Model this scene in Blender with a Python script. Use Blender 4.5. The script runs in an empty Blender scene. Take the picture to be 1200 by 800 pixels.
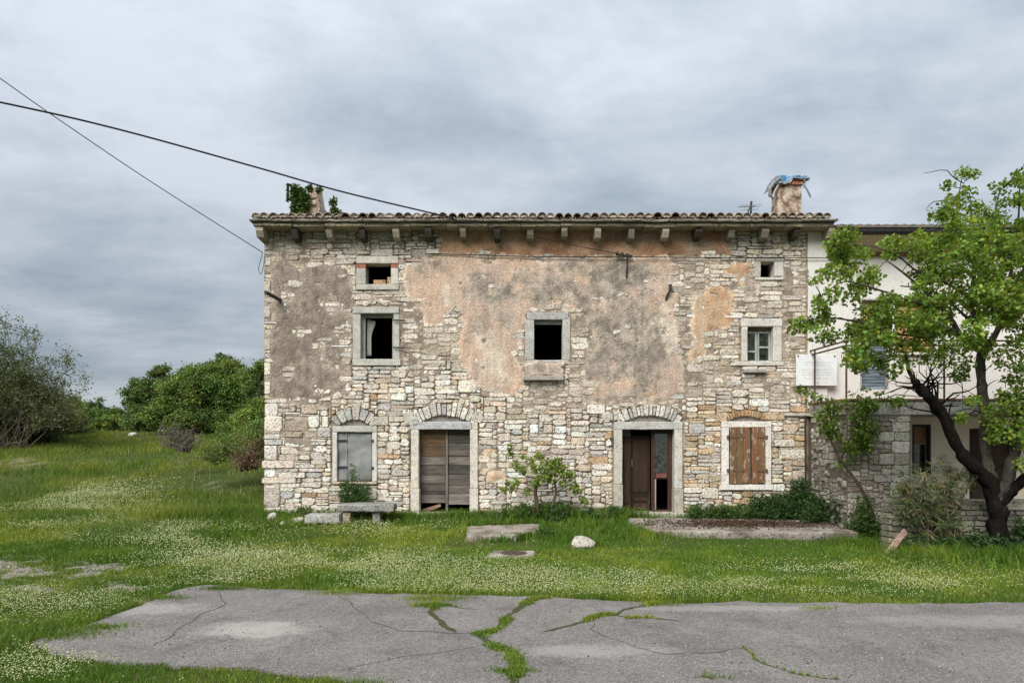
import bpy, bmesh, math, random
import numpy as np
from mathutils import Vector, noise as mnoise

random.seed(7)
RNG = np.random.default_rng(11)
D = bpy.data
SC = bpy.context.scene
COL = SC.collection
PI = math.pi

# ------------------------------------------------------------------ camera, sky, sun, exposure
EYE = 2.3                       # eye height
FPX = 810.0                     # focal length in photo pixels (1200 wide)
HZ = 510.0                      # horizon row in the photo
cam_d = D.cameras.new('camera'); cam = D.objects.new('camera', cam_d); COL.objects.link(cam)
cam_d.sensor_width = 36.0; cam_d.lens = FPX / 1200 * 36.0
cam_d.shift_y = (HZ - 400.0) / 1200.0
cam_d.clip_start = 0.1; cam_d.clip_end = 3000
cam.location = (0, 0, EYE); cam.rotation_euler = (PI / 2, 0, 0)
SC.camera = cam

SUN_EL = math.radians(43); SUN_AZ = math.radians(207)      # azimuth clockwise from +Y: behind the camera, to the left
sd = Vector((math.sin(SUN_AZ) * math.cos(SUN_EL), math.cos(SUN_AZ) * math.cos(SUN_EL), math.sin(SUN_EL)))
sun_d = D.lights.new('sun', 'SUN'); sun_d.energy = 1.5; sun_d.angle = math.radians(38); sun_d.color = (1.0, 0.965, 0.91)
sun = D.objects.new('sun', sun_d); COL.objects.link(sun); sun.location = (0, 0, 40)
sun.rotation_euler = (-sd).to_track_quat('-Z', 'Y').to_euler()

SC.view_settings.view_transform = 'Standard'; SC.view_settings.look = 'None'
SC.view_settings.gamma = 1.0; SC.view_settings.exposure = 1.6
try: SC.view_settings.use_curve_mapping = False
except Exception: pass
SC.cycles.max_bounces = 6; SC.cycles.transparent_max_bounces = 8
SC.cycles.use_denoising = True

class NT:
    """small helper for node trees"""
    def __init__(self, tree):
        self.t = tree; tree.nodes.clear(); self.n = tree.nodes; self.l = tree.links
    def add(self, kind, **kw):
        nd = self.n.new(kind)
        for k, v in kw.items():
            if k == 'inp':
                for kk, vv in v.items():
                    if isinstance(vv, bpy.types.NodeSocket): self.l.new(vv, nd.inputs[kk])
                    else: nd.inputs[kk].default_value = vv
            else: setattr(nd, k, v)
        return nd
    def math(self, op, a, b=None, c=None, clamp=False):
        nd = self.n.new('ShaderNodeMath'); nd.operation = op; nd.use_clamp = clamp
        for i, v in enumerate((a, b, c)):
            if v is None: continue
            if isinstance(v, bpy.types.NodeSocket): self.l.new(v, nd.inputs[i])
            else: nd.inputs[i].default_value = v
        return nd.outputs[0]
    def vmath(self, op, a, b=None):
        nd = self.n.new('ShaderNodeVectorMath'); nd.operation = op
        for i, v in enumerate((a, b)):
            if v is None: continue
            if isinstance(v, bpy.types.NodeSocket): self.l.new(v, nd.inputs[i])
            else: nd.inputs[i].default_value = v
        return nd.outputs[0]
    def noise(self, vec, scale, detail=4.0, rough=0.55, dist=0.0):
        nd = self.add('ShaderNodeTexNoise', inp={'Scale': scale, 'Detail': detail, 'Roughness': rough, 'Distortion': dist})
        if vec is not None: self.l.new(vec, nd.inputs['Vector'])
        return nd.outputs['Fac']
    def rng(self, v, a, b, c, d, smooth=False):
        nd = self.n.new('ShaderNodeMapRange')
        if smooth: nd.interpolation_type = 'SMOOTHSTEP'
        self.l.new(v, nd.inputs[0])
        for i, x in enumerate((a, b, c, d)): nd.inputs[i + 1].default_value = x
        return nd.outputs[0]
    def mix(self, f, a, b, blend='MIX'):
        nd = self.n.new('ShaderNodeMix'); nd.data_type = 'RGBA'; nd.blend_type = blend
        for s, v in ((nd.inputs[0], f), (nd.inputs[6], a), (nd.inputs[7], b)):
            if isinstance(v, bpy.types.NodeSocket): self.l.new(v, s)
            elif isinstance(v, (tuple, list)): s.default_value = tuple(v) + ((1,) if len(v) == 3 else ())
            else: s.default_value = v
        return nd.outputs[2]

def make_world():
    w = D.worlds.new('World'); SC.world = w; w.use_nodes = True
    t = NT(w.node_tree)
    co = t.add('ShaderNodeTexCoord').outputs['Generated']
    sky = t.add('ShaderNodeTexSky', sky_type='NISHITA', sun_disc=False, sun_elevation=SUN_EL, sun_rotation=SUN_AZ)
    skyb = t.vmath('SCALE', sky.outputs[0]); t.n[-1].inputs['Scale'].default_value = 1.0
    sep = t.add('ShaderNodeSeparateXYZ'); t.l.new(co, sep.inputs[0])
    z = t.math('MAXIMUM', sep.outputs[2], 0.0)
    zz = t.math('ADD', z, 0.16)
    px = t.math('DIVIDE', sep.outputs[0], zz); py = t.math('DIVIDE', sep.outputs[1], zz)
    comb = t.add('ShaderNodeCombineXYZ', inp={0: px, 1: py, 2: 0.0}).outputs[0]
    mp = t.add('ShaderNodeMapping', inp={'Vector': comb, 'Location': (3.1, 1.7, 0.4), 'Rotation': (0, 0, 0.25), 'Scale': (0.8, 1.15, 1)}).outputs[0]
    n1 = t.noise(mp, 0.85, 5.0, 0.5, 0.1)
    n2 = t.noise(mp, 2.0, 8.0, 0.62, 0.15); n4 = t.noise(co, 5.5, 7.0, 0.6, 0.1)
    n3 = t.noise(co, 2.1, 3.0, 0.5)
    # large soft cloud masses, placed on the cloud layer itself
    def mass(cx, cy, rx, ry):
        a = t.math('DIVIDE', t.math('SUBTRACT', px, cx), rx); b = t.math('DIVIDE', t.math('SUBTRACT', py, cy), ry)
        d = t.math('ADD', t.math('MULTIPLY', a, a), t.math('MULTIPLY', b, b))
        return t.math('EXPONENT', t.math('MULTIPLY', d, -1.0))
    v = t.math('ADD', t.math('MULTIPLY', n1, 1.15), t.math('MULTIPLY', n2, 0.80))
    v = t.math('ADD', v, t.math('MULTIPLY', n4, 0.36)); v = t.math('SUBTRACT', t.math('ADD', v, t.math('MULTIPLY', n3, 0.25)), 0.525)
    for (cx, cy, rx, ry, k) in ((-.27, 1.58, .44, .28, -.29), (-.08, 1.82, .42, .26, -.10), (.18, 1.44, .26, .14, .20), (-.78, 1.36, .42, .24, .22), (-1.33, 2.15, .6, .36, -.24),
                                (.45, 1.25, .5, .2, .12), (-.55, 1.75, .3, .25, .14), (.5, 2.0, .7, .4, .06), (-2.3, 3.2, .9, .5, -.12), (-.35, 2.2, .5, .2, .12)):
        v = t.math('ADD', v, t.math('MULTIPLY', mass(cx, cy, rx, ry), k))
    f = t.rng(v, 0.45, 0.94, 0.0, 1.0)
    ramp = t.add('ShaderNodeValToRGB', inp={0: f})
    e = ramp.color_ramp.elements
    e[0].position = 0.0; e[0].color = (0.215, 0.268, 0.325, 1)
    e[1].position = 1.0; e[1].color = (0.475, 0.512, 0.565, 1)
    m = ramp.color_ramp.elements.new(0.5); m.color = (0.335, 0.382, 0.435, 1)
    lift = t.math('ADD', 0.325, t.math('MULTIPLY', z, 0.46))          # an overcast sky is brighter overhead
    cl = t.vmath('SCALE', ramp.outputs[0]); t.l.new(lift, t.n[-1].inputs['Scale'])
    sk = t.vmath('SCALE', skyb); t.n[-1].inputs['Scale'].default_value = 0.06
    colr = t.mix(0.95, sk, cl)
    bg = t.add('ShaderNodeBackground', inp={'Color': colr, 'Strength': 1.0})
    t.add('ShaderNodeOutputWorld', inp={'Surface': bg.outputs[0]})
make_world()

# ------------------------------------------------------------------ pixel to place
def PX(px, Y): return (px - 600.0) * Y / FPX
def PZ(py, Y): return EYE + (HZ - py) * Y / FPX
def P(px, py, Y): return (PX(px, Y), Y, PZ(py, Y))
def G(px, py):                                 # a photo pixel on flat ground
    Y = EYE * FPX / (py - HZ); return ((px - 600.0) * Y / FPX, Y)
F = 18.0                                       # the facade's plane
def U(px): return (px - 600.0) / 45.0
def V(py): return EYE + (HZ - py) / 45.0

# ------------------------------------------------------------------ numpy noise
def vnoise(x, y, seed):
    x = np.asarray(x, float); y = np.asarray(y, float)
    xi = np.floor(x).astype(np.int64); yi = np.floor(y).astype(np.int64)
    fx = x - xi; fy = y - yi
    fx = fx * fx * (3 - 2 * fx); fy = fy * fy * (3 - 2 * fy)
    def h(a, b):
        n = (a * 374761393 + b * 668265263 + seed * 974711) & 0x7fffffff
        n = ((n ^ (n >> 13)) * 1274126177) & 0x7fffffff
        n = (n ^ (n >> 16)) & 0xffff
        return n / 65535.0
    a = h(xi, yi); b = h(xi + 1, yi); c = h(xi, yi + 1); d = h(xi + 1, yi + 1)
    return (a * (1 - fx) + b * fx) * (1 - fy) + (c * (1 - fx) + d * fx) * fy
def fbm(x, y, s, o=4, seed=0, r=0.5):
    x = np.asarray(x, float) / s; y = np.asarray(y, float) / s
    t = 0; a = 1.0; w = 0
    for k in range(o):
        t = t + a * vnoise(x + 17.3 * k, y - 9.1 * k, seed + k * 13); w += a; a *= r; x = x * 2.03; y = y * 2.03
    return t / w
def sstep(a, b, x):
    t = np.clip((np.asarray(x, float) - a) / (b - a), 0, 1); return t * t * (3 - 2 * t)
def inpoly(x, y, poly):
    x = np.asarray(x); y = np.asarray(y); r = np.zeros(np.broadcast(x, y).shape, bool)
    n = len(poly)
    for i in range(n):
        x0, y0 = poly[i]; x1, y1 = poly[(i + 1) % n]
        if y0 == y1: continue
        c = ((y0 > y) != (y1 > y)) & (x < (x1 - x0) * (y - y0) / (y1 - y0) + x0)
        r ^= c
    return r

# ------------------------------------------------------------------ mesh helpers
def link(o, parent=None):
    COL.objects.link(o)
    if parent is not None:
        o.parent = parent
        o.matrix_parent_inverse.identity()
    return o
WORLD_LOC = {}
class MB:
    """collects verts, faces and a colour per vertex, then links ONE mesh object"""
    def __init__(self): self.v = []; self.f = []; self.c = []
    def add(self, vs, fs, col=(1, 1, 1)):
        b = len(self.v); self.v.extend([tuple(p) for p in vs]); self.f.extend([tuple(i + b for i in f) for f in fs])
        if len(col) == 3 and not hasattr(col[0], '__len__'): self.c.extend([tuple(col)] * len(vs))
        else: self.c.extend([tuple(c) for c in col])
    def box(self, x0, x1, y0, y1, z0, z1, col=(1, 1, 1), ch=0.0, jit=0.0):
        if ch <= 0:
            vs = [(x, y, z) for x in (x0, x1) for y in (y0, y1) for z in (z0, z1)]
            fs = [(0, 1, 3, 2), (4, 6, 7, 5), (0, 4, 5, 1), (2, 3, 7, 6), (0, 2, 6, 4), (1, 5, 7, 3)]
        else:
            vs, fs = chamfer((x0, y0, z0), (x1, y1, z1), ch)
        if jit: vs = [tuple(c + random.uniform(-jit, jit) for c in p) for p in vs]
        self.add(vs, fs, col)
    def tube(self, pts, rad, n=6, col=(1, 1, 1), cap=True):
        pts = [Vector(p) for p in pts]
        if not hasattr(rad, '__len__'): rad = [rad] * len(pts)
        vs = []; fs = []; prev = None
        for i, p in enumerate(pts):
            d = (pts[min(i + 1, len(pts) - 1)] - pts[max(i - 1, 0)])
            d = d.normalized() if d.length > 1e-9 else Vector((0, 0, 1))
            if prev is None:
                a = d.cross(Vector((0.13, 0.21, 1))) if abs(d.z) < 0.97 else d.cross(Vector((0, 1, 0.2)))
            else: a = prev - d * prev.dot(d)
            if a.length < 1e-6: a = d.orthogonal()
            a.normalize(); prev = a; b = d.cross(a)
            for k in range(n):
                t = 2 * PI * k / n; vs.append(p + (a * math.cos(t) + b * math.sin(t)) * rad[i])
        for i in range(len(pts) - 1):
            for k in range(n):
                fs.append((i * n + k, i * n + (k + 1) % n, (i + 1) * n + (k + 1) % n, (i + 1) * n + k))
        if cap:
            fs.append(tuple(range(n - 1, -1, -1))); m = (len(pts) - 1) * n; fs.append(tuple(m + k for k in range(n)))
        self.add(vs, fs, col)
    def build(self, name, mat, parent=None, smooth=False, loc=None):
        me = D.meshes.new(name); me.from_pydata(self.v, [], self.f)
        a = me.color_attributes.new('col', 'FLOAT_COLOR', 'POINT')
        c = np.ones((len(self.v), 4), np.float32); c[:, :3] = np.array(self.c, np.float32).reshape(-1, 3)
        a.data.foreach_set('color', c.ravel())
        if smooth: me.polygons.foreach_set('use_smooth', [True] * len(me.polygons))
        me.materials.append(mat); me.update()
        return link(D.objects.new(name, me), parent)

def chamfer(a, b, ch):
    lo = [min(a[i], b[i]) for i in range(3)]; hi = [max(a[i], b[i]) for i in range(3)]
    ch = min(ch, min(hi[i] - lo[i] for i in range(3)) * 0.45)
    vs = []; idx = {}
    for sx in (0, 1):
        for sy in (0, 1):
            for sz in (0, 1):
                s = (sx, sy, sz)
                for ax in range(3):
                    p = [(hi[i] if s[i] else lo[i]) for i in range(3)]
                    for i in range(3):
                        if i != ax: p[i] += -ch if s[i] else ch
                    idx[(s, ax)] = len(vs); vs.append(tuple(p))
    fs = []
    for ax in range(3):
        i, j = [(1, 2), (2, 0), (0, 1)][ax]
        for sa in (0, 1):
            q = []
            for (ai, aj) in ((0, 0), (1, 0), (1, 1), (0, 1)):
                s = [0, 0, 0]; s[ax] = sa; s[i] = ai; s[j] = aj; q.append(idx[(tuple(s), ax)])
            fs.append(tuple(q if sa else q[::-1]))
        for (bi, bj) in ((0, 0), (1, 0), (1, 1), (0, 1)):      # edges parallel to ax
            s0 = [0, 0, 0]; s0[i] = bi; s0[j] = bj; s1 = list(s0); s1[ax] = 1
            q = (idx[(tuple(s0), i)], idx[(tuple(s0), j)], idx[(tuple(s1), j)], idx[(tuple(s1), i)])
            fs.append(q if (bi == bj) else q[::-1])
    for sx in (0, 1):
        for sy in (0, 1):
            for sz in (0, 1):
                s = (sx, sy, sz); q = (idx[(s, 0)], idx[(s, 1)], idx[(s, 2)])
                fs.append(q if (sx + sy + sz) % 2 else q[::-1])
    return vs, fs

def bulk(name, v, f, c, mat, parent=None, smooth=False):
    """fast mesh from numpy arrays: v (n,3), f (m,k) or list of such, c (n,3)"""
    me = D.meshes.new(name)
    fl = f if isinstance(f, list) else [f]
    fl = [np.asarray(a, np.int32) for a in fl if len(a)]
    me.vertices.add(len(v)); me.vertices.foreach_set('co', np.asarray(v, np.float32).ravel())
    tot = sum(a.size for a in fl); npoly = sum(len(a) for a in fl)
    me.loops.add(tot); me.polygons.add(npoly)
    me.loops.foreach_set('vertex_index', np.concatenate([a.ravel() for a in fl]))
    ls = []; st = 0
    for a in fl:
        k = a.shape[1]; ls.append(st + np.arange(len(a)) * k); st += a.size
    me.polygons.foreach_set('loop_start', np.concatenate(ls).astype(np.int32))
    at = me.color_attributes.new('col', 'FLOAT_COLOR', 'POINT')
    cc = np.ones((len(v), 4), np.float32); cc[:, :3] = c
    at.data.foreach_set('color', cc.ravel())
    if smooth: me.polygons.foreach_set('use_smooth', np.ones(npoly, bool))
    me.materials.append(mat); me.update(calc_edges=True); me.validate()
    return link(D.objects.new(name, me), parent)

def thing(name, label, cat, loc=(0, 0, 0), group=None):
    """an Empty that parents the parts of one thing (parts are modelled in world places)"""
    o = D.objects.new(name, None); COL.objects.link(o); o.empty_display_size = 0.2
    o['label'] = label; o['category'] = cat
    if group: o['group'] = group
    return o
def tag(o, label=None, cat=None, group=None, kind=None):
    if label: o['label'] = label
    if cat: o['category'] = cat
    if group: o['group'] = group
    if kind: o['kind'] = kind
    return o

# ------------------------------------------------------------------ materials
def mat_attr(name, rough=0.9, n1=(9, 0.25), n2=(45, 0.25), pits=None, bump=(60, 0.3, 0.01), spec=0.2, stretch=None, tintn=None):
    """colour from the object's own 'col' attribute, broken by grain at two sizes, pits and relief"""
    m = D.materials.new(name); m.use_nodes = True; t = NT(m.node_tree)
    co = t.add('ShaderNodeTexCoord').outputs['Object']
    if stretch: co = t.add('ShaderNodeMapping', inp={'Vector': co, 'Scale': stretch}).outputs[0]
    c = t.add('ShaderNodeAttribute', attribute_name='col').outputs['Color']
    a = t.noise(co, n1[0], 5.0, 0.6); b = t.noise(co, n2[0], 3.0, 0.6)
    k = t.math('ADD', t.rng(a, 0.25, 0.75, 1 - n1[1], 1 + n1[1]), t.rng(b, 0.25, 0.75, -n2[1], n2[1]))
    c2 = t.vmath('SCALE', c); t.l.new(k, t.n[-1].inputs['Scale'])
    if tintn:                                   # stains of another colour
        s = t.rng(t.noise(co, tintn[0], 4.0, 0.6), tintn[1], tintn[1] + 0.12, 0.0, tintn[3])
        c2 = t.mix(s, c2, tintn[2])
    h = t.math('ADD', t.noise(co, bump[0], 5.0, 0.65), t.math('MULTIPLY', a, 0.6))
    if pits:
        p = t.rng(t.noise(co, pits[0], 2.0, 0.5), pits[1], pits[1] + 0.08, 1.0, 0.0)
        c2 = t.mix(t.math('MULTIPLY', p, pits[2]), c2, (0.035, 0.03, 0.025))
        h = t.math('SUBTRACT', h, t.math('MULTIPLY', p, 0.8))
    bp = t.add('ShaderNodeBump', inp={'Height': h, 'Strength': bump[1], 'Distance': bump[2]})
    bs = t.add('ShaderNodeBsdfPrincipled', inp={'Base Color': c2, 'Roughness': rough, 'Specular IOR Level': spec, 'Normal': bp.outputs[0]})
    t.add('ShaderNodeOutputMaterial', inp={'Surface': bs.outputs[0]})
    return m
def mat_leaf(name, trans=0.35, rough=0.55):
    m = D.materials.new(name); m.use_nodes = True; t = NT(m.node_tree)
    c = t.add('ShaderNodeAttribute', attribute_name='col').outputs['Color']
    bs = t.add('ShaderNodeBsdfPrincipled', inp={'Base Color': c, 'Roughness': rough, 'Specular IOR Level': 0.3})
    tc = t.mix(1.0, c, (1.25, 1.2, 0.6), 'MULTIPLY')
    tr = t.add('ShaderNodeBsdfTranslucent', inp={'Color': tc})
    mx = t.add('ShaderNodeMixShader', inp={0: trans, 1: bs.outputs[0], 2: tr.outputs[0]})
    t.add('ShaderNodeOutputMaterial', inp={'Surface': mx.outputs[0]})
    return m
def mat_glass(name):
    m = D.materials.new(name); m.use_nodes = True; t = NT(m.node_tree)
    co = t.add('ShaderNodeTexCoord').outputs['Object']
    d = t.noise(co, 9, 4)
    gl = t.add('ShaderNodeBsdfGlossy', inp={'Color': (0.75, 0.8, 0.85, 1), 'Roughness': t.rng(d, 0.3, 0.7, 0.05, 0.2)})
    tr = t.add('ShaderNodeBsdfTransparent', inp={'Color': (0.55, 0.58, 0.56, 1)})
    df = t.add('ShaderNodeBsdfDiffuse', inp={'Color': (0.25, 0.24, 0.2, 1)})
    m1 = t.add('ShaderNodeMixShader', inp={0: 0.16, 1: tr.outputs[0], 2: gl.outputs[0]})
    m2 = t.add('ShaderNodeMixShader', inp={0: t.rng(d, 0.4, 0.8, 0.02, 0.22), 1: m1.outputs[0], 2: df.outputs[0]})
    t.add('ShaderNodeOutputMaterial', inp={'Surface': m2.outputs[0]})
    return m
M = dict(
    stone=mat_attr('weathered_stone', 0.9, (7, 0.2), (30, 0.2), (22, 0.34, 0.5), (26, 0.8, 0.035), tintn=(3.0, 0.56, (0.30, 0.235, 0.16), 0.45)),
    dressed=mat_attr('dressed_stone', 0.88, (6, 0.18), (55, 0.2), (26, 0.34, 0.4), (70, 0.4, 0.012), tintn=(5, 0.58, (0.2, 0.19, 0.17), 0.45)),
    render=mat_attr('old_render', 0.95, (3, 0.20), (23, 0.36), None, (24, 0.8, 0.035)),
    wood=mat_attr('weathered_wood', 0.85, (9, 0.5), (40, 0.5), None, (26, 0.7, 0.012), stretch=(0.1, 1, 1)),
    woodv=mat_attr('weathered_wood_upright', 0.75, (7, 0.35), (34, 0.3), None, (26, 0.45, 0.008), stretch=(1, 1, 0.12)),
    paintwood=mat_attr('peeling_painted_wood', 0.75, (6, 0.2), (30, 0.2), None, (30, 0.4, 0.006), stretch=(1, 1, 0.35), tintn=(14, 0.56, (0.42, 0.39, 0.35), 0.85)),
    tile=mat_attr('clay_tile', 0.9, (6, 0.3), (40, 0.25), None, (60, 0.35, 0.01), tintn=(5, 0.54, (0.17, 0.16, 0.13), 0.6)),
    metal=mat_attr('dull_sheet_metal', 0.5, (3, 0.15), (18, 0.1), None, (5, 0.25, 0.02), spec=0.5, tintn=(4.5, 0.56, (0.15, 0.125, 0.10), 0.6)),
    iron=mat_attr('rusty_iron', 0.8, (20, 0.35), (70, 0.3), None, (80, 0.4, 0.004)),
    plaster=mat_attr('painted_plaster', 0.9, (1.3, 0.09), (25, 0.07), (13, 0.28, 0.3), (60, 0.2, 0.008), tintn=(1.3, 0.56, (0.42, 0.38, 0.32), 0.5)),
    conc=mat_attr('worn_concrete', 0.92, (3, 0.3), (30, 0.3), (20, 0.36, 0.6), (26, 0.6, 0.02), tintn=(1.6, 0.49, (0.12, 0.09, 0.065), 0.75)),
    bark=mat_attr('rough_bark', 0.95, (7, 0.45), (30, 0.4), None, (16, 1.0, 0.05), spec=0.05, stretch=(1, 1, 0.4)),
    leaf=mat_leaf('leaf', 0.45), leaf_dull=mat_leaf('leaf_dull', 0.25, 0.7), grass=mat_leaf('grass_blade', 0.35, 0.6),
    petal=mat_leaf('petal', 0.3, 0.8), glass=mat_glass('dirty_glass'),
    dark=mat_attr('dark_interior', 0.95), plastic=mat_attr('crumpled_plastic', 0.35, (8, 0.2), (30, 0.1), None, (14, 0.5, 0.02), spec=0.5),
    cloth=mat_attr('rag_cloth', 0.95, (20, 0.15), (60, 0.1), None, (80, 0.3, 0.004)),
    cable=mat_attr('cable_rubber', 0.7), soil=mat_attr('soil', 0.97, (8, 0.3), (60, 0.4), None, (60, 0.6, 0.02)),
)

# ------------------------------------------------------------------ ground
def zg(x, y):
    x = np.asarray(x, float); y = np.asarray(y, float)
    z = 0.12 * sstep(14.6, 17.2, y)
    left = sstep(-5.2, -9.0, x) if False else 1 - sstep(-9.5, -5.4, x)
    z = z + left * 2.32 * sstep(16.5, 44, y)
    z = z + 0.05 * (fbm(x, y, 2.4, 3, 3) - 0.5) * sstep(9.0, 11.0, y)
    z = z + left * 0.3 * (fbm(x, y, 7.0, 2, 5) - 0.5) * sstep(20, 30, y)
    z = z - 3.0 * sstep(70, 300, y)
    return z
BARE = [(20, 670, 90, 20), (95, 676, 50, 12), (30, 690, 60, 8),  (150, 689, 46, 7), (70, 660, 40, 5), (170, 705, 30, 5), (110, 668, 55, 9), (245, 588, 10, 3), (90, 590, 50, 5), (30, 575, 45, 3), (520, 712, 14, 6)]
def bare(x, y):
    """how bare the ground is, 0..1 (trodden chalky patches beside the road)"""
    py = HZ + EYE * FPX / np.maximum(y, 2.0); px = 600 + x * FPX / np.maximum(y, 2.0)
    b = np.zeros(np.shape(x))
    for cx, cy, rx, ry in BARE:
        b = np.maximum(b, np.exp(-((px - cx) / rx) ** 2 - ((py - cy) / ry) ** 2))
    n = fbm(x * .8, y * 1.1, 0.30, 5, 21, .72)
    return np.clip(sstep(0.60, 0.68, b * 0.26 + n * 0.86) * sstep(.05, .3, b), 0, 1)

ROAD_EDGE = [(30, 762), (62, 743), (100, 735), (130, 723), (165, 712), (190, 700), (220, 690), (252, 686), (300, 690), (380, 694), (440, 697),
             (480, 698), (560, 700), (640, 702), (720, 705), (800, 708), (900, 707), (1000, 709), (1100, 708), (1200, 707), (1420, 705)]
ROAD_NEAR = [(600, 828), (500, 812), (430, 803), (400, 797), (330, 790), (280, 785), (200, 781), (130, 776), (70, 769)]
def road_poly():
    pts = [G(*p) for p in ROAD_EDGE] + [(60, 9.6), (60, -12), (-6, -12), (1.2, 1.5)] + [G(*p) for p in ROAD_NEAR]
    out = []
    for i in range(len(pts)):
        a = np.array(pts[i]); b = np.array(pts[(i + 1) % len(pts)]); L = np.linalg.norm(b - a)
        n = max(1, int(L / 0.06)) if max(abs(a[0]), abs(b[0])) < 14 and min(a[1], b[1]) > 3 else 1
        for k in range(n):
            p = a + (b - a) * k / n
            if n > 1:
                p = p + np.array([(fbm(p[0], p[1], 0.5, 4, 31) - 0.5) * 0.22, (fbm(p[0], p[1], 0.5, 4, 37) - 0.5) * 0.34])
            out.append((float(p[0]), float(p[1])))
    return out
ROAD = road_poly()

def mat_ground():
    m = D.materials.new('meadow_soil'); m.use_nodes = True; t = NT(m.node_tree)
    co = t.add('ShaderNodeTexCoord').outputs['Object']
    at = t.add('ShaderNodeAttribute', attribute_name='col').outputs['Color']
    b = t.add('ShaderNodeSeparateColor', inp={0: at}).outputs[0]
    n = t.noise(co, 1.1, 5); n2 = t.noise(co, 30, 4, 0.7)
    g = t.mix(t.rng(n, 0.35, 0.65, 0, 1), (0.045, 0.078, 0.016), (0.085, 0.11, 0.026))
    g = t.mix(t.rng(n2, 0.3, 0.7, 0.0, 0.6), g, (0.035, 0.03, 0.018))
    ch = t.mix(t.rng(n2, 0.3, 0.7, 0, 1), (0.12, 0.105, 0.07), (0.36, 0.33, 0.26))
    c = t.mix(b, g, ch)
    bp = t.add('ShaderNodeBump', inp={'Height': n2, 'Strength': 0.7, 'Distance': 0.03})
    bs = t.add('ShaderNodeBsdfPrincipled', inp={'Base Color': c, 'Roughness': 0.95, 'Specular IOR Level': 0.1, 'Normal': bp.outputs[0]})
    t.add('ShaderNodeOutputMaterial', inp={'Surface': bs.outputs[0]})
    return m
def make_ground():
    xs = np.concatenate([[-900, -500, -250, -120, -70], np.arange(-45, -14, 0.5), np.arange(-14, 13, 0.12), np.arange(13, 30, 1.0), [40, 70, 120, 250, 500, 900]])
    ys = np.concatenate([[-300, -120, -50, -20, -8, 0, 3], np.arange(5, 19, 0.12), np.arange(19, 60, 0.6), [64, 70, 80, 95, 120, 170, 260, 400, 700, 1500]])
    X, Y = np.meshgrid(xs, ys); Z = zg(X, Y)
    inroad = inpoly(X, Y, ROAD); Z = np.where(inroad, np.minimum(Z, 0.0), Z)
    bb = bare(X, Y) * (Y > 5.5) * (Y < 30)
    n, m = X.shape
    i = np.arange(n * m).reshape(n, m)
    f = np.stack([i[:-1, :-1], i[:-1, 1:], i[1:, 1:], i[1:, :-1]], -1).reshape(-1, 4)
    v = np.stack([X, Y, Z], -1).reshape(-1, 3); c = np.repeat(bb.reshape(-1, 1), 3, 1)
    o = bulk('ground', v, f, c, mat_ground(), smooth=True); o['kind'] = 'structure'
make_ground()

def mat_road():
    m = D.materials.new('old_asphalt'); m.use_nodes = True; t = NT(m.node_tree)
    co = t.add('ShaderNodeTexCoord').outputs['Object']
    fine = t.noise(co, 52, 3, 0.75); med = t.noise(co, 24, 4, 0.65); big = t.noise(co, 0.8, 5, 0.6); mid = t.noise(co, 4, 4, 0.6)
    c = t.mix(t.rng(big, 0.3, 0.7, 0, 1), (0.138, 0.124, 0.114), (0.220, 0.202, 0.188))
    c = t.mix(t.rng(mid, 0.50, 0.72, 0, 0.4), c, (0.14, 0.13, 0.125))
    c = t.mix(t.rng(fine, 0.54, 0.68, 0, 0.8), c, (0.42, 0.39, 0.36))
    c = t.mix(t.rng(fine, 0.34, 0.46, 0.8, 0), c, (0.035, 0.032, 0.03))
    c = t.mix(t.rng(med, 0.54, 0.68, 0, 0.45), c, (0.09, 0.08, 0.075))
    sep = t.add('ShaderNodeSeparateXYZ', inp={0: co})
    def patch(cx, cy, rx, ry, col, amt, cc):
        a = t.math('DIVIDE', t.math('SUBTRACT', sep.outputs[0], cx), rx); b = t.math('DIVIDE', t.math('SUBTRACT', sep.outputs[1], cy), ry)
        d = t.math('ADD', t.math('MULTIPLY', a, a), t.math('MULTIPLY', b, b))
        d = t.math('ADD', d, t.math('MULTIPLY', t.math('SUBTRACT', mid, 0.5), 2.2))
        d = t.math('ADD', d, t.math('MULTIPLY', t.math('SUBTRACT', med, 0.5), 1.6))
        return t.mix(t.rng(d, 0.0, 1.5, amt, 0, True), cc, col)
    stain = t.noise(co, 1.7, 6, 0.7, 0.8); c = t.mix(t.rng(stain, 0.56, 0.66, 0, 0.5), c, (0.09, 0.08, 0.074)); c = t.mix(t.rng(stain, 0.36, 0.44, 0.45, 0), c, (0.26, 0.24, 0.225))
    x, y = G(300, 740); c = patch(x, y, 0.62, 0.36, (0.36, 0.345, 0.31), 0.85, c)
    x, y = G(700, 765); c = patch(x, y, 0.9, 0.22, (0.40, 0.38, 0.36), 0.35, c)
    x, y = G(850, 715); c = patch(x, y, 1.6, 0.16, (0.38, 0.36, 0.34), 0.4, c)
    x, y = G(1150, 730); c = patch(x, y, 1.5, 0.3, (0.36, 0.34, 0.32), 0.4, c)
    x, y = G(150, 715); c = patch(x, y, 0.9, 0.35, (0.42, 0.40, 0.37), 0.45, c)
    h = t.math('ADD', fine, t.math('MULTIPLY', med, 0.7))
    bp = t.add('ShaderNodeBump', inp={'Height': h, 'Strength': 0.6, 'Distance': 0.012})
    bs = t.add('ShaderNodeBsdfPrincipled', inp={'Base Color': c, 'Roughness': 0.9, 'Specular IOR Level': 0.25, 'Normal': bp.outputs[0]})
    t.add('ShaderNodeOutputMaterial', inp={'Surface': bs.outputs[0]})
    return m
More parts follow.
